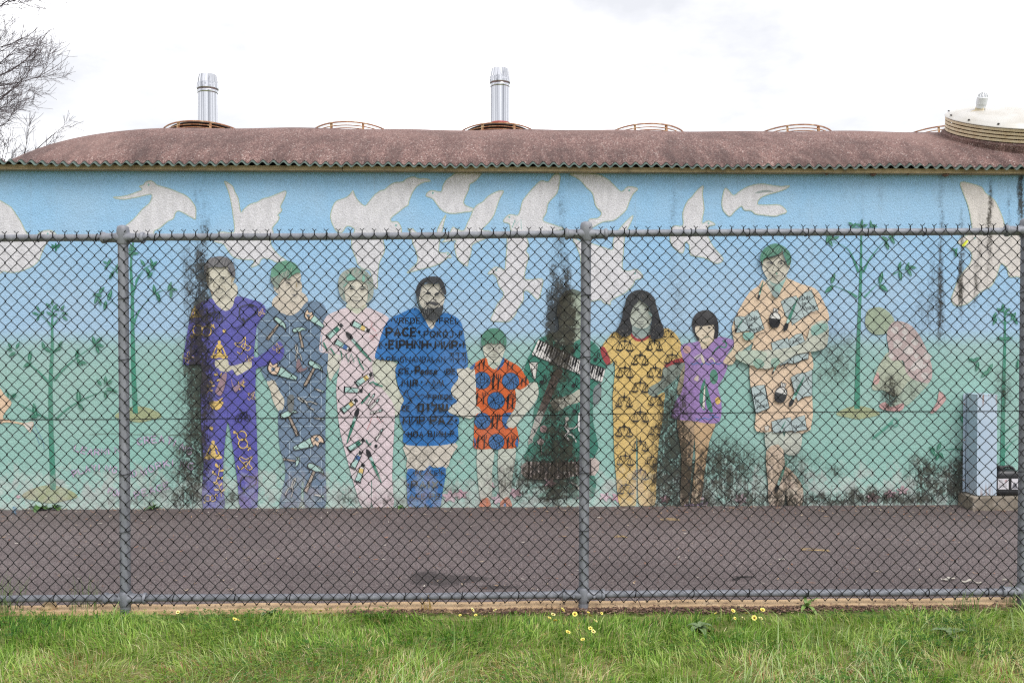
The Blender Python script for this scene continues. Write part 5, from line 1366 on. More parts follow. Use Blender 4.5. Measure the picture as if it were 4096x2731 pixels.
# rails between posts
px = sorted([fence_pt(-1150, 1300).x, fence_pt(497, 1300).x, fence_pt(2340, 1300).x, fence_pt(4097, 1300).x, X_R + .6])
tie_me = None
for z0, nm in ((Z_TOP, 'top_rail'), (Z_BOT, 'bottom_rail')):
    for i in range(len(px) - 1):
        xs = np.linspace(px[i] + .045, px[i + 1] - .045, 7)
        MB().tube([(x, 0, z0 + TILT * x + .003 * math.sin(x * 1.7)) for x in xs], RR, 18).build(nm, M_GAL, fence, smooth=True)
    if tie_me is None:
        r_ = RR + .0030
        tm = MB().tube([(.006 * math.cos(t + .6), r_ * math.sin(t), r_ * math.cos(t)) for t in np.linspace(0, 2 * PI, 17)[:-1]], .0024, 6, False, True)
        tie_me = tm.mesh('tie_wire', M_WIRE, True)
    x = X_L + (.12 if nm == 'top_rail' else .2)
    while x < X_R:
        if min(abs(x - q) for q in px) > .10:
            o = link_mesh('tie_wire', tie_me, fence)
            o.location = (x, 0, z0 + TILT * x + .003 * math.sin(x * 1.7))
            o.rotation_euler = (rk.uniform(-.3, .3), 0, rk.uniform(-.12, .12))
        x += 0.352 + rk.uniform(-.02, .02)
# woven mesh: every zigzag wire is a part; left handed and right handed wires share two meshes
PXM = FPX / FY                                 # pixels per metre at the fence
CW = 47.3 / PXM / 2                            # spacing of the knuckle columns
RH = 50.8 / PXM                                # height of one diamond
RWIRE = 0.0024
Z_TIPJ = Z_TOP + 0.006                         # where the two wires of a pair meet on the top rail
NROW = int(round((Z_TIPJ - (Z_BOT - 0.034)) / RH))
RH = (Z_TIPJ - (Z_BOT - 0.036)) / NROW
YM = -RR - 0.0085
def wire_mesh(side):
    """starts at the top on its own column, zigzags to the next column and back, down to the bottom"""
    pts = []
    # barbed tip: a twist, then a splayed end
    pts += [(-0.0135 * side, -.004, .0345), (-0.002 * side, -.001, .0245), (0.0016 * side, .002, .018), (-0.0016 * side, -.002, .010), (0.0012 * side, .0012, .0035)]
    e = RWIRE * 0.9
    for k in range(NROW):
        z0, z1, z2 = -k * RH, -(k + .5) * RH, -(k + 1) * RH
        xi, xo = -e * side, (CW + e) * side
        hook = RH * 0.045
        if k == 0: pts.append((0.002 * side, .0022, z0 - hook))
        else: pts += [(xi * .4, -.0024, z0 + hook * .7), (xi, 0, z0), (xi * .4, .0024, z0 - hook * .7)]
        pts += [(CW * side * .5, .0016, (z0 + z1) / 2)]
        pts += [(xo - e * .6 * side, .0024, z1 + hook * .7), (xo, 0, z1), (xo - e * .6 * side, -.0024, z1 - hook * .7)]
        pts += [(CW * side * .5, -.0016, (z1 + z2) / 2)]
    pts += [(.003 * side, -.002, -NROW * RH + .004), (-.002 * side, 0, -NROW * RH - .003), (-.006 * side, .003, -NROW * RH + .004)]
    return MB().tube(pts, RWIRE, 5).mesh('wire', M_WIRE, True)
WM = {1: wire_mesh(1), -1: wire_mesh(-1)}
x_ref = fence_pt(2305, 940).x                  # a column that carries a tip
k0 = int(math.floor((X_L - x_ref) / (2 * CW)))
k1 = int(math.ceil((X_R - x_ref) / (2 * CW)))
for k in range(k0, k1 + 1):
    x = x_ref + k * 2 * CW
    for side in (1, -1):
        o = link_mesh('wire', WM[side], fence)
        jit = rk.uniform(-.0016, .0016)
        o.location = (x + jit + .0012 * math.sin(k * .7), YM + rk.uniform(-.001, .001), Z_TIPJ + TILT * x + rk.uniform(-.0025, .0025))
        o.rotation_euler = (0, rk.uniform(-.0006, .0006), 0)
# tension wire through the middle of the mesh
zm = lambda x: fence_pt(2048, 1660).z + .0088 * x + .004 * math.sin(x * 1.1)
for dz, ph in ((.0, 0), (.0, PI)):
    MB().tube([(x, YM + .007 + .0024 * math.sin(x * 9 + ph), zm(x) + .0026 * math.cos(x * 9 + ph)) for x in np.linspace(X_L, X_R, 260)], .0017, 5).build('tension_wire', M_WIRE, fence, smooth=True)

# yellow strap caught in the mesh
q = fence_pt(3650 + 552 * .3825, 700 + 715 * .3825, -.03)
M_YEL = simple('bright_yellow_plastic', (226, 232, 70), .4, var=.06)
st = empty('yellow_strap', (q.x, q.y, q.z), label='bright yellow plastic strap looped round the fence mesh near the right dove', cat='strap')
L_, w_ = .021, .0052
for nm, y in (('strap_front', -.006), ('strap_back', .010)):
    m = MB()
    n = 8
    c_, s_ = math.cos(rad(52)), math.sin(rad(52))
    ring = []
    for i in range(n + 1):
        a = -L_ + 2 * L_ * i / n
        yy = y * (1 - .55 * (a / L_) ** 4)
        for wv in (-w_, w_):
            ring += [(a * c_ - wv * s_, yy, a * s_ + wv * c_), (a * c_ - wv * s_, yy + .0012, a * s_ + wv * c_)]
    for i in range(n):
        o_ = i * 4
        m.f += [(o_, o_ + 4, o_ + 6, o_ + 2), (o_ + 1, o_ + 3, o_ + 7, o_ + 5), (o_, o_ + 1, o_ + 5, o_ + 4), (o_ + 2, o_ + 6, o_ + 7, o_ + 3)]
    m.f += [(0, 2, 3, 1), (n * 4, n * 4 + 1, n * 4 + 3, n * 4 + 2)]
    m.v = ring; m.c = [None] * len(m.f)
    m.build(nm, M_YEL, st)

# ================================================================== ROOF FITTINGS
t_rust = NT('rusty_painted_steel')
pr_ = t_rust.coords()
nr = t_rust.noise(pr_, 16, 6, .7)
cr = t_rust.ramp(nr, [(.3, lin((96, 52, 30), .8)), (.48, lin((150, 92, 54), .8)), (.62, lin((190, 160, 122), .8)), (.8, lin((214, 198, 166), .8))])
t_rust.set(Base_Color=cr, Roughness=.75)
M_RUST = t_rust.m
t_cream = NT('cream_paint_with_rust')
pc_ = t_cream.coords()
nc = t_cream.noise(pc_, 11, 6, .7)
t_cream.set(Base_Color=t_cream.ramp(nc, [(.3, lin((168, 118, 80), .8)), (.40, lin((214, 192, 158), .85)), (.7, lin((232, 218, 190), .85))]), Roughness=.6)
M_CREAM = t_cream.m
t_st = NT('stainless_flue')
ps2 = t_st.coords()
sx_ = t_st.noise(t_st.mapping(ps2, scale=(17, 17, .1)), 1.0, 3, .6)  # upright dark streaks painted into the steel colour stand for reflected surroundings
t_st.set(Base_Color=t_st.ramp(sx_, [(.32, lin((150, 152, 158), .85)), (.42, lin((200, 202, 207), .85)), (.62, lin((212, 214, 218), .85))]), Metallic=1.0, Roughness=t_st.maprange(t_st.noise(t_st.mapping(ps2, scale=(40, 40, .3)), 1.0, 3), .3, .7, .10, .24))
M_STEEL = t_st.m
M_DARK = simple('dark_lead_flashing', (52, 46, 44), .7)
M_REDR = simple('red_silicone_collar', (150, 44, 34), .5)
def on_roof(u, y):
    """building coordinates of a roof point at photograph column u and depth y behind the wall"""
    d = ray(u, 500)
    # solve for the point of the vertical plane through u that is y behind the wall
    t = (WALL_Y + y * WK) / (d.y - WALL_K * d.x)
    s = (d.x * t + WALL_K * y / WK) / WK if False else None
    X, Y = d.x * t, d.y * t
    a = math.atan(WALL_K)
    lx = X * math.cos(a) + (Y - WALL_Y) * math.sin(a)
    ly = -X * math.sin(a) + (Y - WALL_Y) * math.cos(a)
    return lx, ly, roof_z(lx, ly)
B_MAT = Matrix.Translation((0, WALL_Y, 0)) @ Matrix.Rotation(math.atan(WALL_K), 4, 'Z')
def roof_thing(name, u, y, lift=0.0, tilt=True, **kw):
    lx, ly, lz = on_roof(u, y)
    e = .05
    nrm = Vector((-(roof_z(lx + e, ly) - roof_z(lx - e, ly)) / (2 * e), -(roof_z(lx, ly + e) - roof_z(lx, ly - e)) / (2 * e), 1)).normalized()
    o = empty(name, (0, 0, 0), **kw)
    rot = Vector((0, 0, 1)).rotation_difference(nrm).to_matrix().to_4x4() if tilt else Matrix.Identity(4)
    o.matrix_world = B_MAT @ Matrix.Translation((lx, ly, lz + lift)) @ rot
    return o
def hoop(r, z, wr=.008, flat=.011, n=56):
    m = MB()
    vs, fs = [], []
    for i in range(n):
        t = 2 * PI * i / n
        for (dr, dz) in ((-wr / 2, -flat), (wr / 2, -flat), (wr / 2, flat), (-wr / 2, flat)):
            vs.append(((r + dr) * math.cos(t), (r + dr) * math.sin(t), z + dz))
    for i in range(n):
        j = (i + 1) % n
        for a in range(4):
            b_ = (a + 1) % 4
            fs.append((i * 4 + a, i * 4 + b_, j * 4 + b_, j * 4 + a))
    return m.add(vs, fs)
CAGE_Y = 2.52
def cage(u, label, R=.50, y=CAGE_Y, **kw):
    o = roof_thing('vent_cage', u, y, 0.022, label=label, cat='roof vent', group='round slatted vent cages along the roof')
    hs = (.030, .066, .102, .140)
    for i, h in enumerate(hs):
        hoop(R + (.012 if i == 3 else 0.0) - .004 * i, h, .010, .0045 if i < 3 else .007).build('hoop', M_RUST, o, smooth=True)
    for k in range(8):
        t = 2 * PI * (k + .5) / 8
        m = MB()
        c_, s_ = math.cos(t), math.sin(t)
        bx = [(-.012, -.012), (.012, -.012), (.012, .012), (-.012, .012)]
        vs = [((R - .018 + a) * c_ - b_ * s_, (R - .018 + a) * s_ + b_ * c_, z) for z in (-.06, .145) for a, b_ in bx]
        m.add(vs, [(3, 2, 1, 0), (4, 5, 6, 7), (0, 1, 5, 4), (1, 2, 6, 5), (2, 3, 7, 6), (3, 0, 4, 7)])
        m.build('upright', M_RUST, o)
    return o
CAGES = [(822, 'empty rusty vent cage between the two steel flues'), (1405 + 1180 - 4, 'empty rusty vent cage just right of the taller flue, above the woman in mustard'), (3168, 'empty rusty vent cage above the man in peach'), (3745, 'vent cage half hidden behind the white dome')]
cage(1410, 'empty rusty vent cage on the ridge between the two steel flues')
cage(2578, 'empty rusty vent cage right of the taller flue, above the woman in mustard')
cage(3165, 'empty rusty vent cage above the tall painted man in peach')
cage(3748, 'rusty vent cage half hidden behind the white dome')
ca1 = cage(822, 'rusty vent cage holding the left flue, closed by a plate')
ca2 = cage(1992, 'rusty vent cage holding the taller middle flue, closed by a plate')
for c_ in (ca1, ca2):
    MB().lathe([(0.0, .150), (.42, .150), (.437, .152), (.437, .162), (.30, .176), (0, .180)], 40).build('cover_plate', M_DARK, c_, smooth=True)
    MB().lathe([(.20, -.05), (.20, .15)], 24).build('shaft', M_DARK, c_, smooth=True)
def flue(u, v_top, label, red):
    x, y, z = on_roof(u, CAGE_Y)
    o = roof_thing('flue', u, CAGE_Y, .27, tilt=False, label=label, cat='flue', group='stainless steel flues on the roof')
    base = o.matrix_world.translation
    top = at_depth(u, v_top, base.y).z - base.z
    R = .114
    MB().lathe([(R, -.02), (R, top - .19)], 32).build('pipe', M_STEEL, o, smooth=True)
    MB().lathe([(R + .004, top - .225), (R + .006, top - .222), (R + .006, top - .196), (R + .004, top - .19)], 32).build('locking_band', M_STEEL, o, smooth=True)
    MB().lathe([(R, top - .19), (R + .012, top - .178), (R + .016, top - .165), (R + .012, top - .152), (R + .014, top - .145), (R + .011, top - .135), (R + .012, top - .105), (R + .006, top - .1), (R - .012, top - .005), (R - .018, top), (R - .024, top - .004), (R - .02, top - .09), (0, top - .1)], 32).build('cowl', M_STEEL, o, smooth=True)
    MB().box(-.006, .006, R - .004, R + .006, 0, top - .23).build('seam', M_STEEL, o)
    MB().lathe([(R + .05, -.02), (R + .032, .015), (R + .030, .035), (R + .022, .05), (R + .020, .075), (R + .006, .085), (R + .002, .09)] if red else [(R + .03, -.01), (R + .012, .012), (R + .004, .02)], 28).build('boot', M_REDR if red else M_DARK, o, smooth=True)
    return o
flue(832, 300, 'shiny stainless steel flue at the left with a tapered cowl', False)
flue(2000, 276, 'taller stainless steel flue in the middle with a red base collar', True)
# white dome rooflight
t_dome = NT('translucent_white_acrylic')
pdm = t_dome.coords()
nd = t_dome.noise(pdm, 4, 5, .6)
t_dome.set(Base_Color=t_dome.ramp(nd, [(.35, lin((188, 183, 174), .82)), (.6, lin((200, 197, 192), .82))]), Roughness=.35, Transmission_Weight=.0)
M_PVC = simple('white_plastic', (228, 230, 234), .45, var=.05)
M_CURB = tr.m
dome = roof_thing('dome_rooflight', 4010, .62, -.012, label='white dome rooflight on slatted rusty rings at the right end of the roof', cat='rooflight')
RD = .545
MB().lathe([(RD + .035, -.15), (RD + .035, .035), (RD + .01, .05), (RD - .02, .052)], 56).build('curb', M_CURB, dome, smooth=True)
for i, h in enumerate((.072, .107, .142, .177)):
    hoop(RD + .005 * i, h, .018, .0112).build('ring_slat', M_CREAM, dome, smooth=True)
for k in range(12):
    t = 2 * PI * (k + .3) / 12
    c_, s_ = math.cos(t), math.sin(t)
    vs = [((RD - .02 + a) * c_ - b_ * s_, (RD - .02 + a) * s_ + b_ * c_, z) for z in (.04, .20) for a, b_ in ((-.01, -.014), (.01, -.014), (.01, .014), (-.01, .014))]
    MB().add(vs, [(3, 2, 1, 0), (4, 5, 6, 7), (0, 1, 5, 4), (1, 2, 6, 5), (2, 3, 7, 6), (3, 0, 4, 7)]).build('post', M_RUST, dome)
MB().lathe([(RD - .05, .0), (RD - .05, .19)], 40).build('inner_drum', M_RUST, dome, smooth=True)
profd = [(RD + .03, .192), (RD + .035, .198), (RD + .03, .206)] + [(RD * math.cos(a) * 1.02, .206 + .125 * math.sin(a) ** 1.15) for a in np.linspace(.12, PI / 2, 14)]
profd[-1] = (0, profd[-1][1])
ds = MB().lathe(profd, 64).build('dome', t_dome.m, dome, smooth=True)
for k in range(12):
    t = 2 * PI * (k + .8) / 12
    MB().lathe([(.011, 0), (.011, .008), (.005, .012), (0, .012)], 8, ((RD + .008) * math.cos(t), (RD + .008) * math.sin(t), .222)).build('screw_cap', M_DARK, dome)
# breather vent standing on the dome, left of its top
bv = MB()
M_PUTTY = simple('aged_cream_plastic', (216, 200, 168), .6, var=.14)
cx_, cy_, cz_ = -.325, -.06, .296
v_ = empty('breather_vent', (0, 0, 0))
v_.parent = dome
v_.location = (cx_, cy_, cz_)
v_.rotation_euler = (rad(-18) * 0, 0, 0)
MB().lathe([(.10, -.03), (.098, -.012), (.06, .0), (.052, .03)], 4).build('base_flange', M_PUTTY, v_, bevel=.006)
MB().lathe([(.046, .02), (.046, .055), (.052, .06), (.052, .125), (.046, .13), (0, .13)], 24).build('collar', M_PVC, v_, smooth=True)
for k in range(9):
    t = 2 * PI * k / 9
    MB().tube([(.044 * math.cos(t), .044 * math.sin(t), .125), (.04 * math.cos(t), .04 * math.sin(t), .15), (.018 * math.cos(t), .018 * math.sin(t), .172)], .0045, 6).build('grille_bar', M_PVC, v_)
MB().lathe([(.022, .168), (.022, .174), (0, .178)], 16).build('grille_cap', M_PVC, v_)
# small plate on the ridge
rp = roof_thing('roof_plate', 3437, 1.70, .0, label='small grey plate lying on the ridge left of the dome', cat='plate')
MB().box(-.055, .055, -.05, .05, -.004, .016).build('plate', M_GAL, rp, bevel=.004)

# ================================================================== THINGS BY THE WALL (right end)
t_pb = NT('pale_blue_enamel')
pq = t_pb.coords()
nq = t_pb.noise(pq, 5, 5, .65)
cq = t_pb.ramp(t_pb.noise(pq, 2.2, 4), [(.3, lin((170, 190, 208), .84)), (.7, lin((188, 203, 217), .84))])
edge = t_pb.maprange(t_pb.noise(pq, 34, 5, .75), .66, .74, 0, 1)
topz = t_pb.maprange(t_pb.sep(pq)['Z'], .80, .93, 0, 1)
botz = t_pb.maprange(t_pb.sep(pq)['Z'], .16, .0, 0, 1)
drip = t_pb.noise(t_pb.mapping(pq, scale=(40, 40, 2.5)), 1, 4, .6)
rust = t_pb.math('MULTIPLY', t_pb.math('MAXIMUM', topz, botz), t_pb.maprange(drip, .50, .68, 0, 1))
cq = t_pb.mix(t_pb.math('MAXIMUM', rust, t_pb.math('MULTIPLY', edge, .6)), cq, lin((140, 92, 58), .8))
t_pb.set(Base_Color=cq, Roughness=.45)
def bpt(u, v, y):
    """building coordinates of pixel (u, v) on the vertical plane y in front (negative) of or behind the wall face"""
    lx, ly, _ = on_roof(u, y)
    w = B_MAT @ Vector((lx, ly, 0))
    d = ray(u, v)
    return lx, ly, CAM_H + d.z * (w.y / d.y)
PL_TOP = bpt(3950, 1986, -.25)[2]
xl_pl = bpt(3902, 2030, -.27)[0]
pln = empty('concrete_plinth', B_MAT @ Vector((xl_pl, 0, 0)), math.atan(WALL_K), label='low weathered concrete plinth under the pale blue cover', cat='plinth')
t_cc = NT('weathered_concrete')
pcc = t_cc.coords()
ncc = t_cc.noise(pcc, 12, 6, .7)
ccc = t_cc.ramp(ncc, [(.3, lin((92, 84, 72), .8)), (.6, lin((150, 140, 126), .8)), (.8, lin((196, 188, 180), .8))])
t_cc.set(Base_Color=ccc, Roughness=.95); t_cc.bump(ncc, .5, .012)
MB().box(0, 1.3, -.275, -.003, -.05, PL_TOP).build('slab', t_cc.m, pln, bevel=.012)
xb0, xb1 = bpt(3919, 1700, -.215)[0], bpt(3999, 1700, -.215)[0]
zb1 = bpt(3960, 1580, -.215)[2]
cov = empty('metal_pipe_cover', B_MAT @ Vector((xb0, 0, PL_TOP)), math.atan(WALL_K), label='tall pale blue sheet metal cover with rusty edges standing against the wall', cat='metal cover')
H_, w_ = zb1 - PL_TOP, xb1 - xb0
m = MB()
prof = [(0, -.018), (0, -.215), (w_, -.215), (w_, -.018)]
for i, (x, y) in enumerate(prof): m.v += [(x, y, .006), (x, y, H_)]
m.f = [(0, 2, 3, 1), (2, 4, 5, 3), (4, 6, 7, 5)]; m.c = [None] * 3
o = m.build('sheet_casing', t_pb.m, cov)
md = o.modifiers.new('thick', 'SOLIDIFY'); md.thickness = .004; md.offset = -1
md = o.modifiers.new('bevel', 'BEVEL'); md.width = .006; md.segments = 2
MB().box(-.004, w_ + .004, -.219, -.014, H_ - .001, H_ + .006).build('lid', t_pb.m, cov, bevel=.002)
MB().box(-.028, -.0045, -.018, -.014, .006, H_).build('wall_flange', t_pb.m, cov)
MB().box(w_ + .0045, w_ + .024, -.018, -.014, .006, H_).build('wall_flange', t_pb.m, cov)
for z in (.12, .5, .84):
    MB().lathe([(0, -.006), (.006, -.004), (.006, .0)], 8, (-.018, -.018, z), 'Y').build('bolt', M_RUST, cov)
# jerrycan
M_BLK = simple('black_hdpe', (26, 27, 30), .42, var=.2)
M_LAB = simple('white_paper_label', (216, 214, 218), .6, var=.04)
M_RED = simple('red_print', (190, 50, 50), .6, var=.02)
M_GRY = simple('grey_print', (120, 120, 128), .6, var=.02)
xj = bpt(4001, 1900, -.22)[0]
can = empty('jerrycan', B_MAT @ Vector((xj, -.13, PL_TOP + .0005)), math.atan(WALL_K), label='black plastic jerrycan with white hazard labels on the concrete plinth', cat='jerrycan')
hz = bpt(4030, 1878, -.22)[2] - PL_TOP
WJ, DJ = .235, .085
def rring(w, d, r, z, cx=WJ / 2 + .002, n=5):
    out = []
    for (sx, sy, a0) in ((1, 1, 0), (-1, 1, PI / 2), (-1, -1, PI), (1, -1, 1.5 * PI)):
        for k in range(n):
            a = a0 + PI / 2 * k / (n - 1)
            out.append((cx + sx * (w / 2 - r) + r * math.cos(a), sy * (d - r) + r * math.sin(a), z))
    return out
rings = [rring(WJ - .03, DJ - .012, .02, 0), rring(WJ - .004, DJ - .002, .028, .012), rring(WJ, DJ, .03, .03), rring(WJ, DJ, .03, hz * .18), rring(WJ - .005, DJ - .003, .03, hz * .19), rring(WJ - .005, DJ - .003, .03, hz * .70),
         rring(WJ, DJ, .03, hz * .71), rring(WJ, DJ, .032, hz * .80), rring(WJ - .02, DJ - .008, .034, hz * .90), rring(WJ - .07, DJ - .03, .03, hz * .965), rring(WJ - .12, DJ - .05, .02, hz * .985)]
m = MB(); n = len(rings[0])
for r_ in rings: m.v += r_
for i in range(len(rings) - 1):
    for k in range(n): m.f.append((i * n + k, i * n + (k + 1) % n, (i + 1) * n + (k + 1) % n, (i + 1) * n + k))
m.f += [tuple(range(n))[::-1], tuple((len(rings) - 1) * n + k for k in range(n))]; m.c = [None] * len(m.f)
body = m.build('body', M_BLK, can, smooth=True)
MB().lathe([(.026, hz * .86), (.026, hz * .99), (.030, hz * .99), (.030, hz * 1.10), (.026, hz * 1.12), (0, hz * 1.12)], 20, (.058, -.03, 0)).build('cap', M_BLK, can, smooth=True)
MB().tube(crom([(.095, 0, hz * .93), (.105, 0, hz * 1.03), (.15, 0, hz * 1.07), (.20, 0, hz * 1.0), (.215, 0, hz * .86)], False, 4), .013, 10).build('handle', M_BLK, can, smooth=True)
yl = -DJ - .0012 + .003
for a, b_ in ((.010, .112), (.140, .228)):
    lb = MB().box(a, b_, yl - .0014, yl, hz * .25, hz * .655).build('label', M_LAB, can)
    if a < .1:
        cx, cz = .088, hz * .56
        d_ = .014
        MB().add([(cx + d_ * c, yl - .0024, cz + d_ * s) for c, s in ((-1, 0), (0, -1), (1, 0), (0, 1))] + [(cx + d_ * .72 * c, yl - .0024, cz + d_ * .72 * s) for c, s in ((-1, 0), (0, -1), (1, 0), (0, 1))],
                 [(0, 1, 5, 4), (1, 2, 6, 5), (2, 3, 7, 6), (3, 0, 4, 7)]).build('hazard_diamond', M_RED, lb)
        MB().box(cx - .0014, cx + .0014, yl - .0026, yl - .0016, cz - .003, cz + .007).box(cx - .0014, cx + .0014, yl - .0026, yl - .0016, cz - .007, cz - .0048).build('exclamation_mark', M_BLK, lb)
        tl = MB()
        for i, (w0, w1) in enumerate([(.016, .05), (.016, .064), (.016, .06), (.016, .095), (.016, .09), (.016, .098), (.016, .07)]):
            z = hz * (.60 - .045 * i)
            tl.box(w0, w1, yl - .0024, yl - .0016, z - .0012, z + .0012)
        tl.build('print_lines', M_GRY, lb)
    else:
        MB().add([(.146, yl - .0024, hz * .28), (.20, yl - .0024, hz * .28), (.19, yl - .0024, hz * .44), (.166, yl - .0024, hz * .52), (.15, yl - .0024, hz * .42)], [(0, 1, 2, 3, 4)]).build('printed_picture', M_GRY, lb)

# ================================================================== PLANTS AND SMALL THINGS
def leafmat(name, a, b, trans=.25, rough=.55):
    t = NT(name)
    n = t.noise(t.coords(), 14, 3)
    t.set(Base_Color=t.mix(n, lin(a, .75), lin(b, .75)), Roughness=rough)
    return t.m
M_WEED = leafmat('weed_green', (52, 92, 44), (92, 130, 62))
M_STEM = leafmat('stem_green', (96, 128, 64), (120, 146, 82))
def leaf_blade(mb, base, ang, L, Wd, rise, curl=.3, n=5, lobed=0.0):
    c, s = math.cos(ang), math.sin(ang)
    vs = []
    for i in range(n + 1):
        t = i / n
        w = Wd * math.sin(PI * min(.06 + t * .94, 1) ** .8) * (1 + lobed * math.sin(t * 16)) + .001
        d = L * t * math.cos(rise - curl * t)
        h = L * t * math.sin(rise - curl * t * 1.6)
        fold = w * .25
        for k, sd in ((w, 1), (0, 0), (w, -1)):
            vs.append((base[0] + c * d - s * k * sd, base[1] + s * d + c * k * sd, base[2] + h + (fold if sd else 0)))
    fs = []
    for i in range(n):
        a = i * 3
        fs += [(a, a + 3, a + 4, a + 1), (a + 1, a + 4, a + 5, a + 2)]
    mb.add(vs, fs)
def weed(u, v, label, L, nleaf, rise, wd, seed, lobed=0.0, mat=None, h=0.0, cat='weed'):
    r = random.Random(seed)
    p = ground_at(u, v)
    o = empty('weed', p, label=label, cat=cat)
    for i in range(nleaf):
        m = MB()
        leaf_blade(m, (0, 0, .004), 2 * PI * i / nleaf + r.uniform(-.4, .4), L * r.uniform(.65, 1.1), wd * r.uniform(.8, 1.2), rise + r.uniform(-.35, .35), r.uniform(.3, .9), 5, lobed)
        m.build('leaf', mat or M_WEED, o, smooth='all')
    if h:
        MB().tube([(0, 0, 0), (.01, 0, h * .5), (-.005, .004, h)], .003, 5).build('stem', M_STEM, o)
    return o
weed(165, 2036, 'broad leafed green weed at the wall under the leftmost sapling', .13, 9, .75, .035, 4, h=.1)
weed(222, 2035, 'second smaller weed beside the broad leafed one under the leftmost sapling', .11, 8, .9, .03, 5, h=.12)
weed(612, 2036, 'small green weed at the wall below the lavender lettering', .085, 9, .8, .015, 6, h=.07)
weed(1604, 2031, 'tiny green weed at the wall by the feet of the woman in pink', .06, 7, .9, .014, 7)
M_STRAP = leafmat('strap_leaf_green', (104, 140, 62), (150, 176, 96))
weed(3226, 2432, 'pale green strap leaved weed at the kerb, right of the daisies', .11, 8, 1.0, .012, 8, mat=M_STRAP, h=.0)
M_DAND = leafmat('dull_dandelion_green', (96, 118, 76), (124, 144, 98))
weed(2560 - 1480, 2462, 'dull lobed leaves of a weed at the grass edge right of the left post', .10, 7, .85, .020, 9, .3, M_DAND)
weed(2800, 2516, 'grey green lobed weed in the grass under the child in purple', .11, 7, .8, .022, 10, .3, M_DAND)
weed(3795, 2540, 'broad dark weed leaf in the grass near the right end', .12, 4, .9, .024, 12, 0, M_DAND)
def tuft(u, v, label, n, L, seed, mat, spread=.05):
    r = random.Random(seed)
    p = ground_at(u, v)
    o = empty('grass_tuft', p, label=label, cat='grass tuft')
    m = MB()
    for i in range(n):
        a = r.uniform(0, 2 * PI); l = L * r.uniform(.5, 1.1); lean = r.uniform(.05, .5)
        bx, by = r.uniform(-spread, spread), r.uniform(-spread, spread) * .6
        w = r.uniform(.0012, .0026)
        q = [(bx + math.cos(a) * l * lean * t * t, by + math.sin(a) * l * lean * t * t, l * t * (1 - .25 * lean * t)) for t in (0, .3, .6, .85, 1)]
        vs = []
        for k, pnt in enumerate(q):
            ww = w * (1 - k / 4.4)
            vs += [(pnt[0] - ww * math.sin(a + .8), pnt[1] + ww * math.cos(a + .8), pnt[2]), (pnt[0] + ww * math.sin(a + .8), pnt[1] - ww * math.cos(a + .8), pnt[2])]
        m.add(vs, [(2 * k, 2 * k + 1, 2 * k + 3, 2 * k + 2) for k in range(4)])
    m.build('blades', mat, o, kind='stuff')
M_GB = leafmat('tall_grass_green', (78, 112, 52), (132, 156, 84))
M_GS = leafmat('dry_grass_straw', (170, 140, 84), (206, 176, 118))
tuft(14, 2452, 'tall tuft of grass at the left edge beside the bottom rail', 70, .26, 1, M_GB, .10)
tuft(338, 2440, 'wispy tall grass between the stone and the left post', 46, .22, 2, M_GB, .09)
tuft(1705, 2440, 'small dry straw coloured tuft on the kerb', 24, .12, 3, M_GS, .03)
tuft(4085, 2425, 'tuft of grass round the foot of the right fence post', 60, .17, 4, M_GB, .09)
tuft(3870, 2435, 'thin grass tuft at the kerb left of the right fence post', 34, .13, 6, M_GB, .07)
# stone
bm_ = bmesh.new()
bmesh.ops.create_icosphere(bm_, subdivisions=3, radius=1)
for v in bm_.verts:
    k = 1 + .10 * math.sin(3 * v.co.x + 1) + .07 * math.sin(5 * v.co.y) + .05 * math.sin(9 * v.co.z + 4 * v.co.x)
    v.co = Vector((v.co.x * .052 * k, v.co.y * .036 * k, max(v.co.z * .036 * k, -.02)))
for f in bm_.faces: f.smooth = True
me = bpy.data.meshes.new('stone'); bm_.to_mesh(me); bm_.free()
me.materials.append(simple('pale_sandstone', (206, 178, 138), .9, var=.2, bump=.4, scale=30))
so = link_mesh('stone', me, label='rounded pale sandy stone lying in the grass left of the left post', cat='stone')
so.location = ground_at(194, 2440) + Vector((0, 0, .018))
# twig, bark strips, thread on the asphalt
tw_ = ground_at(2972, 2313)
M_TWIG = simple('dark_twig', (38, 34, 34), .8)
MB().tube([(-.085, -.05, .006), (-.02, -.006, .012), (.03, .012, .010), (.09, .02, .006)], [.004, .006, .005, .003], 7).tube([(-.005, .0, .011), (-.05, .006, .012), (-.075, .012, .008)], [.004, .003, .002], 6).build('twig', M_TWIG, None, smooth=True, label='short dark twig lying on the asphalt near the bottom rail', cat='twig').location = tw_
M_BARK = simple('pale_bark', (196, 190, 178), .85, var=.3, scale=40)
for (u, v, L, w, a, lab) in ((3795, 2318, .10, .018, .2, 'pale curled bark strip on the asphalt, left one near the right post'), (3885, 2330, .12, .014, -.25, 'middle pale bark strip on the asphalt near the right post'), (4025, 2324, .04, .014, .0, 'smallest pale bark chip on the asphalt beside the right post'), (3128, 2240, .05, .012, .1, 'small crooked pale bark chip in the middle of the asphalt')):
    r = random.Random(u)
    n = 9; vs = []
    for i in range(n):
        t = i / (n - 1) - .5
        ww = w * (1 - 1.6 * abs(t) ** 2) * r.uniform(.6, 1.2)
        for k in (-1, -.3, .3, 1): vs.append((L * t, ww * k + .012 * math.sin(t * 7 + u), .004 + .010 * abs(k) * r.uniform(.5, 1.2) + .006 * math.cos(t * 9)))
    fs = [(i * 4 + k, i * 4 + k + 1, (i + 1) * 4 + k + 1, (i + 1) * 4 + k) for i in range(n - 1) for k in range(3)]
    o = MB().add(vs, fs).build('bark_strip', M_BARK, None, smooth='all', label=lab, cat='bark', group='bark pieces lying on the asphalt')
    o.location = ground_at(u, v); o.rotation_euler = (0, 0, a)
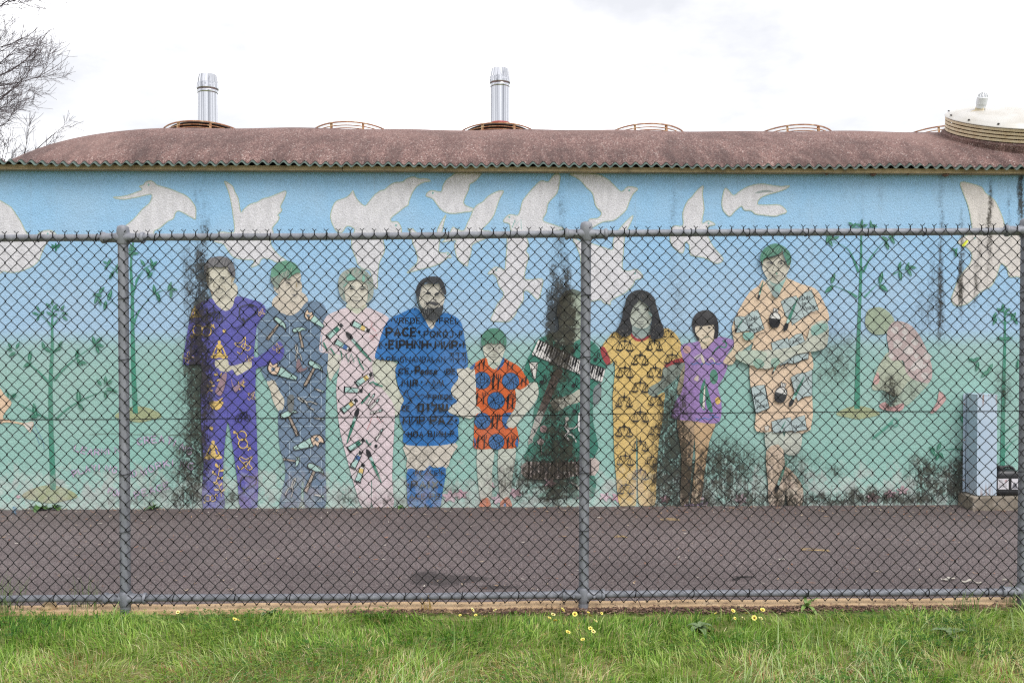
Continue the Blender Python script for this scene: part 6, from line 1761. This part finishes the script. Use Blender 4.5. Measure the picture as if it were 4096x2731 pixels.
for (u, v, R, lab) in ((2482, 2148, .05, 'loose curl of dry straw on the asphalt right of the middle post'), (3260, 2200, .10, 'long arched dry straw on the asphalt at the right'), (2680, 2080, .08, 'tangle of dry straw on the asphalt close to the wall')):
    r = random.Random(u)
    m = MB()
    for k in range(4):
        a0, h0 = r.uniform(0, 6), r.uniform(.3, 1.2)
        m.tube([(R * (t * 2 - 1) + r.uniform(-.006, .006), R * .4 * math.sin(a0 + h0 * t * 3), .004 + .012 * math.sin(PI * t) * r.random()) for t in np.linspace(0, 1, 8)], .0016, 4)
    m.build('straw', M_GS, None, label=lab, cat='straw', group='dry straws on the asphalt').location = ground_at(u, v)
m = MB()
for k in range(4):
    r = random.Random(k + 20)
    m.tube([(.012 * math.sin(t * 5 + k) + r.uniform(-.01, .01), .01 * math.cos(t * 4 + k), .005 + .03 * t) for t in np.linspace(0, 2.2, 9)], .0016, 5)
m.build('thread', simple('blue_nylon', (60, 130, 170), .5), None, label='small blue nylon thread on the asphalt by the wall at the far left', cat='thread').location = ground_at(58, 2056)

# leaf litter on the asphalt and dead leaves along the kerb
def scatter_leaves(name, pts, sizes, cols, mat, seed, aspect=4.0, lift=.004):
    r = np.random.default_rng(seed)
    n = len(pts)
    ang = r.uniform(0, 2 * PI, n); tilt = r.normal(0, .22, n); curl = r.uniform(.0, .35, n)
    L = sizes; Wd = L / aspect * r.uniform(.6, 1.3, n)
    loc = np.array([(-.5, 0, 1), (-.18, -.5, .25), (.18, -.46, .25), (.5, 0, 1), (.18, .46, .25), (-.18, .5, .25)])
    V = np.zeros((n, 6, 3))
    x = loc[None, :, 0] * L[:, None]; y = loc[None, :, 1] * Wd[:, None]; z = loc[None, :, 2] * (curl * L * .4)[:, None] + np.abs(x * np.sin(tilt)[:, None])
    c, s = np.cos(ang)[:, None], np.sin(ang)[:, None]
    V[..., 0] = x * c - y * s + pts[:, None, 0]; V[..., 1] = x * s + y * c + pts[:, None, 1]; V[..., 2] = z + pts[:, None, 2] + lift
    F = np.array([(0, 1, 4, 5), (1, 2, 3, 4)])[None] + (np.arange(n) * 6)[:, None, None]
    F = np.array([(0, 1, 4, 5), (1, 2, 4, 4)])  # replaced below
    q = np.arange(n)[:, None, None] * 6 + np.array([[0, 1, 2, 5], [5, 2, 3, 4]])[None]
    return big_mesh(name, V.reshape(-1, 3), q.reshape(-1, 4), mat, colors=np.repeat(cols, 2, axis=0), kind='stuff')
t_lf = NT('dry_leaf')
t_lf.set(Base_Color=t_lf.attr(), Roughness=.8)
pal = np.array([lin(c, .8)[:3] for c in [(182, 148, 112), (200, 178, 150), (150, 104, 76), (120, 78, 62), (214, 204, 190), (96, 70, 58), (176, 120, 84)]])
r = np.random.default_rng(4)
n = 3800
yy = np.where(r.random(n) < .45, 8.62 - np.abs(r.normal(0, .28, n)), r.uniform(5.66, 8.6, n))
xx = r.uniform(-7, 7, n)
yy = np.minimum(yy, WALL_Y + WALL_K * xx - .02)
pts = np.stack([xx, yy, [gz(a, b_) for a, b_ in zip(xx, yy)]], 1)
scatter_leaves('leaf_litter', pts, r.uniform(.012, .05, n) * np.where(r.random(n) < .4, 1.0, .6), pal[r.integers(0, len(pal), n)] * r.uniform(.6, 1.1, (n, 1)), t_lf.m, 5)
n = 5200
xx = np.concatenate([r.uniform(-1.0, 3.2, n // 3), r.normal(1.2, 1.0, n - n // 3)])
yy = KERB0 - .004 - np.abs(r.normal(0, .055, n)) + .008 * r.random(n)
pts = np.stack([xx, yy, TILT * xx + .012 * r.random(n) + np.where(yy > KERB0, .014, -.004)], 1)
pal2 = np.array([lin(c, .8)[:3] for c in [(120, 92, 76), (92, 66, 56), (150, 120, 98), (74, 56, 50), (170, 142, 116), (112, 78, 66)]])
scatter_leaves('leaf_mulch', pts, r.uniform(.008, .035, n), pal2[r.integers(0, len(pal2), n)] * r.uniform(.6, 1.1, (n, 1)), t_lf.m, 6, 3.0, .002)
n = 2600
xx, yy = r.uniform(-3.4, 3.4, n), KERB0 + r.uniform(.0, .09, n)
keep = r.random(n) < .07
pts = np.stack([xx, yy, TILT * xx + .014], 1)[keep]
scatter_leaves('kerb_debris', pts, r.uniform(.004, .02, len(pts)), pal2[r.integers(0, len(pal2), len(pts))], t_lf.m, 8, 2.0, .003)

# ------------------------------------------------------------------ grass: blades and clover as one mass each
t_gr = NT('grass_blade')
cgr = t_gr.attr()
t_gr.set(Base_Color=cgr, Roughness=.5, Specular_IOR_Level=.3)
tr_ = t_gr.n.new('ShaderNodeBsdfTranslucent'); t_gr.l.new(cgr, tr_.inputs['Color'])
mx = t_gr.n.new('ShaderNodeMixShader'); mx.inputs[0].default_value = .42
t_gr.l.new(t_gr.b.outputs[0], mx.inputs[1]); t_gr.l.new(tr_.outputs[0], mx.inputs[2]); t_gr.l.new(mx.outputs[0], t_gr.out.inputs['Surface'])
def vnoise(x, y, f, seed):
    q = np.random.default_rng(seed).uniform(0, 1, (64, 64))
    a, b_ = x * f + 31.7, y * f + 17.3
    i, j = np.floor(a).astype(int), np.floor(b_).astype(int)
    fx, fy = a - i, b_ - j
    fx, fy = fx * fx * (3 - 2 * fx), fy * fy * (3 - 2 * fy)
    g_ = lambda p_, q_: q[p_ % 64, q_ % 64]
    return (g_(i, j) * (1 - fx) + g_(i + 1, j) * fx) * (1 - fy) + (g_(i, j + 1) * (1 - fx) + g_(i + 1, j + 1) * fx) * fy
def edge_y(x):
    """where the lawn ends in front of the kerb: bare mulch in the right half"""
    e = KERB0 - .03 + .03 * (vnoise(x, x * 0, 2.3, 9) - .5)
    bare = np.clip((x + .75) / .35, 0, 1) * np.clip((2.9 - x) / .5, 0, 1)
    return e - bare * (.10 + .08 * vnoise(x, x * 0, 1.6, 12))
def grass(name, n, seed, hmin, hmax, wmin, wmax, cols, dens, lean=.55, segs=4, x0=-4.4, x1=4.4, y0=2.7):
    r = np.random.default_rng(seed)
    x, y = r.uniform(x0, x1, n), r.uniform(y0, KERB0, n)
    keep = (y < edge_y(x) + .02 * r.normal(size=n)) & (r.random(n) < dens(x, y))
    x, y = x[keep], y[keep]; n = len(x)
    a = 9.0 * vnoise(x, y, 3.4, 81) + r.normal(0, .75, n)
    clumpy = .45 * vnoise(x, y, 3.0, 21) + .75 * vnoise(x, y, 8.5, 22) - .1
    h = r.uniform(hmin, hmax, n) * (.6 + .75 * clumpy) * np.clip((KERB0 + .02 - y) / .20, .26 + .2 * np.clip((-.6 - x) * 2, 0, 1), 1)
    w = r.uniform(wmin, wmax, n)
    ln = np.abs(r.normal(0, lean, n)) + .1
    t = np.linspace(0, 1, segs + 1)
    d = h[:, None] * ln[:, None] * t[None] ** 1.7
    z = h[:, None] * t[None] * (1 - .42 * np.minimum(ln, 1.3)[:, None] * t[None] ** 1.4)
    px_, py_ = x[:, None] + np.cos(a)[:, None] * d, y[:, None] + np.sin(a)[:, None] * d
    tw2 = a + PI / 2 + r.uniform(-.7, .7, n)
    ww = w[:, None] * (1 - t[None] ** 2.2 * .94)
    V = np.zeros((n, segs + 1, 2, 3))
    for k, sg in ((0, -1), (1, 1)):
        V[:, :, k, 0] = px_ + sg * np.cos(tw2)[:, None] * ww; V[:, :, k, 1] = py_ + sg * np.sin(tw2)[:, None] * ww
        V[:, :, k, 2] = z + (TILT * x)[:, None] - .014
    base_ = np.arange(n)[:, None, None] * (segs + 1) * 2
    q = np.array([[2 * s, 2 * s + 1, 2 * s + 3, 2 * s + 2] for s in range(segs)])[None] + base_
    pal_ = np.array([lin(c, .8)[:3] for c in cols])
    patch = .30 + .45 * vnoise(x, y, 1.3, 33) + .25 * vnoise(x, y, 6.0, 34)
    idx = np.clip((patch * .9 + r.normal(0, .20, n)) * len(pal_), 0, len(pal_) - 1).astype(int)
    c = pal_[idx] * r.uniform(.85, 1.4, (n, 1))
    return big_mesh(name, V.reshape(-1, 3), q.reshape(-1, 4), t_gr.m, colors=np.repeat(c, segs, axis=0), kind='stuff')
GREEN = [(66, 106, 34), (88, 132, 44), (114, 156, 56), (140, 174, 72), (164, 188, 94), (186, 200, 126)]
dry = lambda x, y: np.clip((4.95 - y) * 1.7, 0, 1) * np.clip((vnoise(x, y, 1.7, 44) - .34) * 4, 0, 1)
grass('grass', 96000, 1, .035, .098, .0017, .0040, GREEN, lambda x, y: (1 - .60 * dry(x, y)) * np.clip(.25 + 1.6 * vnoise(x, y, 9.0, 91), 0, 1), .75)
grass('grass_thatch', 80000, 2, .03, .085, .0012, .0028, [(170, 148, 96), (196, 174, 118), (214, 198, 146), (222, 212, 170), (186, 146, 104)], lambda x, y: .10 + .62 * dry(x, y), 1.1, 3)
grass('long_grass', 9000, 3, .10, .19, .0018, .0040, [(110, 144, 70), (140, 170, 96), (164, 188, 120), (176, 196, 136)], lambda x, y: np.clip((vnoise(x, y, 1.9, 55) - .42) * 3, 0, 1) * np.clip((5.2 - y) * 2, .1, 1), .75, 5)
# clover: three rounded leaflets on a short stalk
def clover(name, n, seed):
    r = np.random.default_rng(seed)
    x, y = r.uniform(-4.2, 4.2, n), r.uniform(3.0, KERB0 - .05, n)
    m_ = vnoise(x, y, 1.15, 66) * .6 + vnoise(x, y, 3.3, 67) * .4
    near = np.clip(1 - np.hypot((x - (-.25)) / .5, (y - 4.85) / .22), 0, 1) + np.clip(1 - np.hypot((x - .9) / .7, (y - 4.75) / .25), 0, 1) + np.clip(1 - np.hypot((x + 1.9) / .9, (y - 5.25) / .2), 0, 1)
    keep = (y < edge_y(x)) & (r.random(n) < np.clip((m_ - .50) * 5, 0, .8) + near * .9)
    x, y = x[keep], y[keep]; n = len(x)
    h = r.uniform(.02, .06, n); sz = r.uniform(.005, .0105, n)
    V, Q, C = [], [], []
    palc = np.array([lin(c, .8)[:3] for c in [(46, 92, 34), (60, 108, 40), (84, 130, 48), (126, 158, 62), (150, 170, 74)]])
    light = vnoise(x, y, .8, 71)
    col = palc[np.clip((light * 1.0 + r.normal(0, .15, n)) * 5, 0, 4).astype(int)]
    a0 = r.uniform(0, 2 * PI, n); tx, ty = r.normal(0, .3, n), r.normal(0, .3, n)
    for k in range(3):
        a = a0 + k * 2.094
        ca, sa = np.cos(a), np.sin(a)
        P_ = []
        for (l, w) in ((0, 0), (.75, -.52), (1.15, 0), (.75, .52)):
            dx, dy = sz * (l * ca - w * sa), sz * (l * sa + w * ca)
            P_.append(np.stack([x + dx, y + dy, TILT * x - .014 + h + dx * tx + dy * ty], 1))
        V.append(np.stack(P_, 1)); 
    V = np.stack(V, 1).reshape(-1, 3)
    q = np.arange(n * 3 * 4).reshape(-1, 4)
    return big_mesh(name, V, q, t_gr.m, colors=np.repeat(col, 3, axis=0), kind='stuff')
clover('clover', 90000, 5)

# ------------------------------------------------------------------ daisies
t_pet = NT('pale_yellow_petal')
t_pet.set(Base_Color=t_pet.attr(), Roughness=.6)
M_PET = t_pet.m
M_EYE = simple('dark_daisy_centre', (70, 58, 34), .8, var=.3, scale=400)
PETM = []
for sd in range(3):
    r = random.Random(sd)
    m = MB()
    n = 13
    for k in range(n):
        a = 2 * PI * k / n + r.uniform(-.08, .08)
        L = .0175 * r.uniform(.88, 1.1); up = r.uniform(.05, .3) + .2 * (sd == 2)
        c, s = math.cos(a), math.sin(a)
        q = [(.0035, .0014), (.010, .0036), (.0155, .0034), (L, .0008)]
        vs = []
        for d, w in q:
            vs += [(c * d - s * w, s * d + c * w, d * up), (c * d + s * w, s * d - c * w, d * up)]
        n0 = len(m.v)
        m.v += vs
        for i in range(3):
            m.f.append((n0 + 2 * i, n0 + 2 * i + 1, n0 + 2 * i + 3, n0 + 2 * i + 2))
            m.c.append(lin((214, 176, 40) if i == 0 else (236, 226, 116) if sd != 1 else (238, 232, 160), .85))
    PETM.append(m.mesh('petals', M_PET, False))
EYEM = MB().lathe([(.006, -.001), (.0058, .002), (.004, .0036), (0, .004)], 10).mesh('centre', M_EYE, True)
DAISY = [
 ('beside lobed weed leaves in the left half', [(2105, 760), (2188, 728), (2090, 735), (2155, 745), (2243, 773), (2270, 720), (2230, 735), (2305, 760)], 0, .5952),
 ('lying low in the grass right of the left post', [(1575, 800), (1600, 803)], 0, .5952),
 ('standing near the kerb right of the left post', [(1195, 752), (1400, 738)], 0, .5952),
 ('before the mulch left of the middle post', [(740, 772), (845, 773), (975, 738), (912, 780), (823, 735)], 1400, .5952),
 ('in the clump left of the middle post', [(1335, 765), (1365, 767), (1340, 790), (1380, 810), (1430, 735), (1510, 765), (1435, 830)], 1400, .5952),
 ('at the foot of the middle post', [(1600, 755), (1612, 775), (1650, 810), (1690, 760), (1540, 830), (1560, 745)], 1400, .5952),
 ('in the grass below the middle post', [(1465, 885), (1540, 870), (1615, 860), (1635, 880), (1565, 937)], 1400, .5952),
 ('in the row right of the middle post', [(275, 763), (300, 780), (305, 750), (405, 795), (390, 745), (460, 795), (485, 763), (535, 792), (578, 795), (590, 740)], 2700, .5935),
 ('near the right end of the grass', [(1565, 770), (1595, 758)], 2700, .5935),
]
ORD = ['first', 'second', 'third', 'fourth', 'fifth', 'sixth', 'seventh', 'eighth', 'ninth', 'tenth']
r = random.Random(9)
STEMM = MB().tube([(0, 0, -.012), (.004, .002, .02), (0, 0, .05)], .0012, 5).mesh('stem', M_STEM, True)
idx_ = 0
for where, ps_l, off, sc in DAISY:
    for i, (a, b_) in enumerate(sorted(ps_l)):
        u, v = off + a * sc, 2000 + b_ * sc
        hgt = r.uniform(.05, .075)
        p = ground_at(u, v, hgt)
        k = hgt / .05
        o = empty('daisy', (p.x, p.y, p.z), label=f'yellow daisy {where}, {ORD[i]} from left', cat='daisy', group='yellow daisies along the edge of the grass')
        st_ = link_mesh('stem', STEMM, o); st_.scale = (1, 1, k)
        tilt_ = (r.uniform(.25, .95), r.uniform(-.35, .35), r.uniform(0, 6))
        s_ = r.uniform(.5, .88)
        for nm, me in (('petals', PETM[idx_ % 3]), ('centre', EYEM)):
            q_ = link_mesh(nm, me, o); q_.location = (0, 0, hgt); q_.rotation_euler = tilt_; q_.scale = (s_,) * 3
        idx_ += 1

# ================================================================== BARE TREE behind the left end
t_bk = NT('grey_bark')
nbk = t_bk.noise(t_bk.coords(), 9, 5, .7)
t_bk.set(Base_Color=t_bk.ramp(nbk, [(.3, lin((58, 50, 54), .8)), (.7, lin((104, 92, 94), .8))]), Roughness=.9)
TY = 21.0
tb = at_depth(-480, 1300, TY)
tree = empty('bare_tree', (tb.x, TY, -.42), label='tall leafless tree with fine upswept twigs rising behind the left end of the roof', cat='tree')
rt = random.Random(12)
HT = 15.0
trunk_pts = [(0.15 * math.sin(z * .5), .1 * math.cos(z * .4), z) for z in np.linspace(0, HT, 15)]
MB().tube(trunk_pts, [.30 * (1 - .9 * (i / 14) ** .8) + .012 for i in range(15)], 12).build('trunk', t_bk.m, tree, smooth=True)
def grow(mb, p, d, L, r0, depth):
    n = max(4, int(L / .22)); n = min(n, 10)
    pts, q, dd = [p.copy()], p.copy(), d.copy()
    for i in range(n):
        dd = (dd + Vector((rt.gauss(0, .10), rt.gauss(0, .10), rt.gauss(0, .07) + (.04 if depth > 0 else .03 + .09 * i / n)))).normalized()
        q = q + dd * (L / n)
        pts.append(q.copy())
    mb.tube(pts, [max(r0 * (1 - .85 * i / n), .0034) for i in range(n + 1)], 5 if depth == 0 else 4 if depth == 1 else 3, cap=False)
    if depth >= 3: return
    kids = {0: 4 if d.x < .2 else int(L * 2.8), 1: int(4 + L * 6.0), 2: int(1 + L * 5)}[depth]
    for k in range(kids):
        t = rt.uniform(.16 if depth == 0 else .08, 1.0) ** .85
        i = min(int(t * n), n - 1)
        base_ = pts[i].lerp(pts[i + 1], t * n - i)
        ax = (pts[i + 1] - pts[i]).normalized()
        side = ax.cross(Vector((rt.gauss(0, 1), rt.gauss(0, 1), rt.gauss(0, 1)))).normalized()
        nd = (ax * rt.uniform(.75, 1.1) + side * rt.uniform(.4, .8) + Vector((0, 0, rt.uniform(-.1, .25)))).normalized()
        grow(mb, base_, nd, L * (1 - .55 * t) * rt.uniform(.28, .46) if depth < 2 else rt.uniform(.16, .42), max(r0 * .42 * (1 - .6 * t), .0038), depth + 1)
NL = 104
for k in range(NL):
    z = 3.4 + (HT - 4.2) * k / NL + rt.uniform(-.2, .2)
    toward = k % 5 < 3
    a = rt.uniform(-.6, .45) if toward else rt.uniform(.9, 5.2)
    L = (4.35 if toward else 2.6) * (1 - .30 * ((z - 3) / HT) ** 1.5) * rt.uniform(.72, 1.08)
    m = MB()
    grow(m, Vector((.15 * math.sin(z * .5), .1 * math.cos(z * .4), z)), Vector((math.cos(a), math.sin(a), rt.uniform(-.12, .18))).normalized(), L, .040 * rt.uniform(.6, 1.15), 0)
    m.build('branch', t_bk.m, tree)
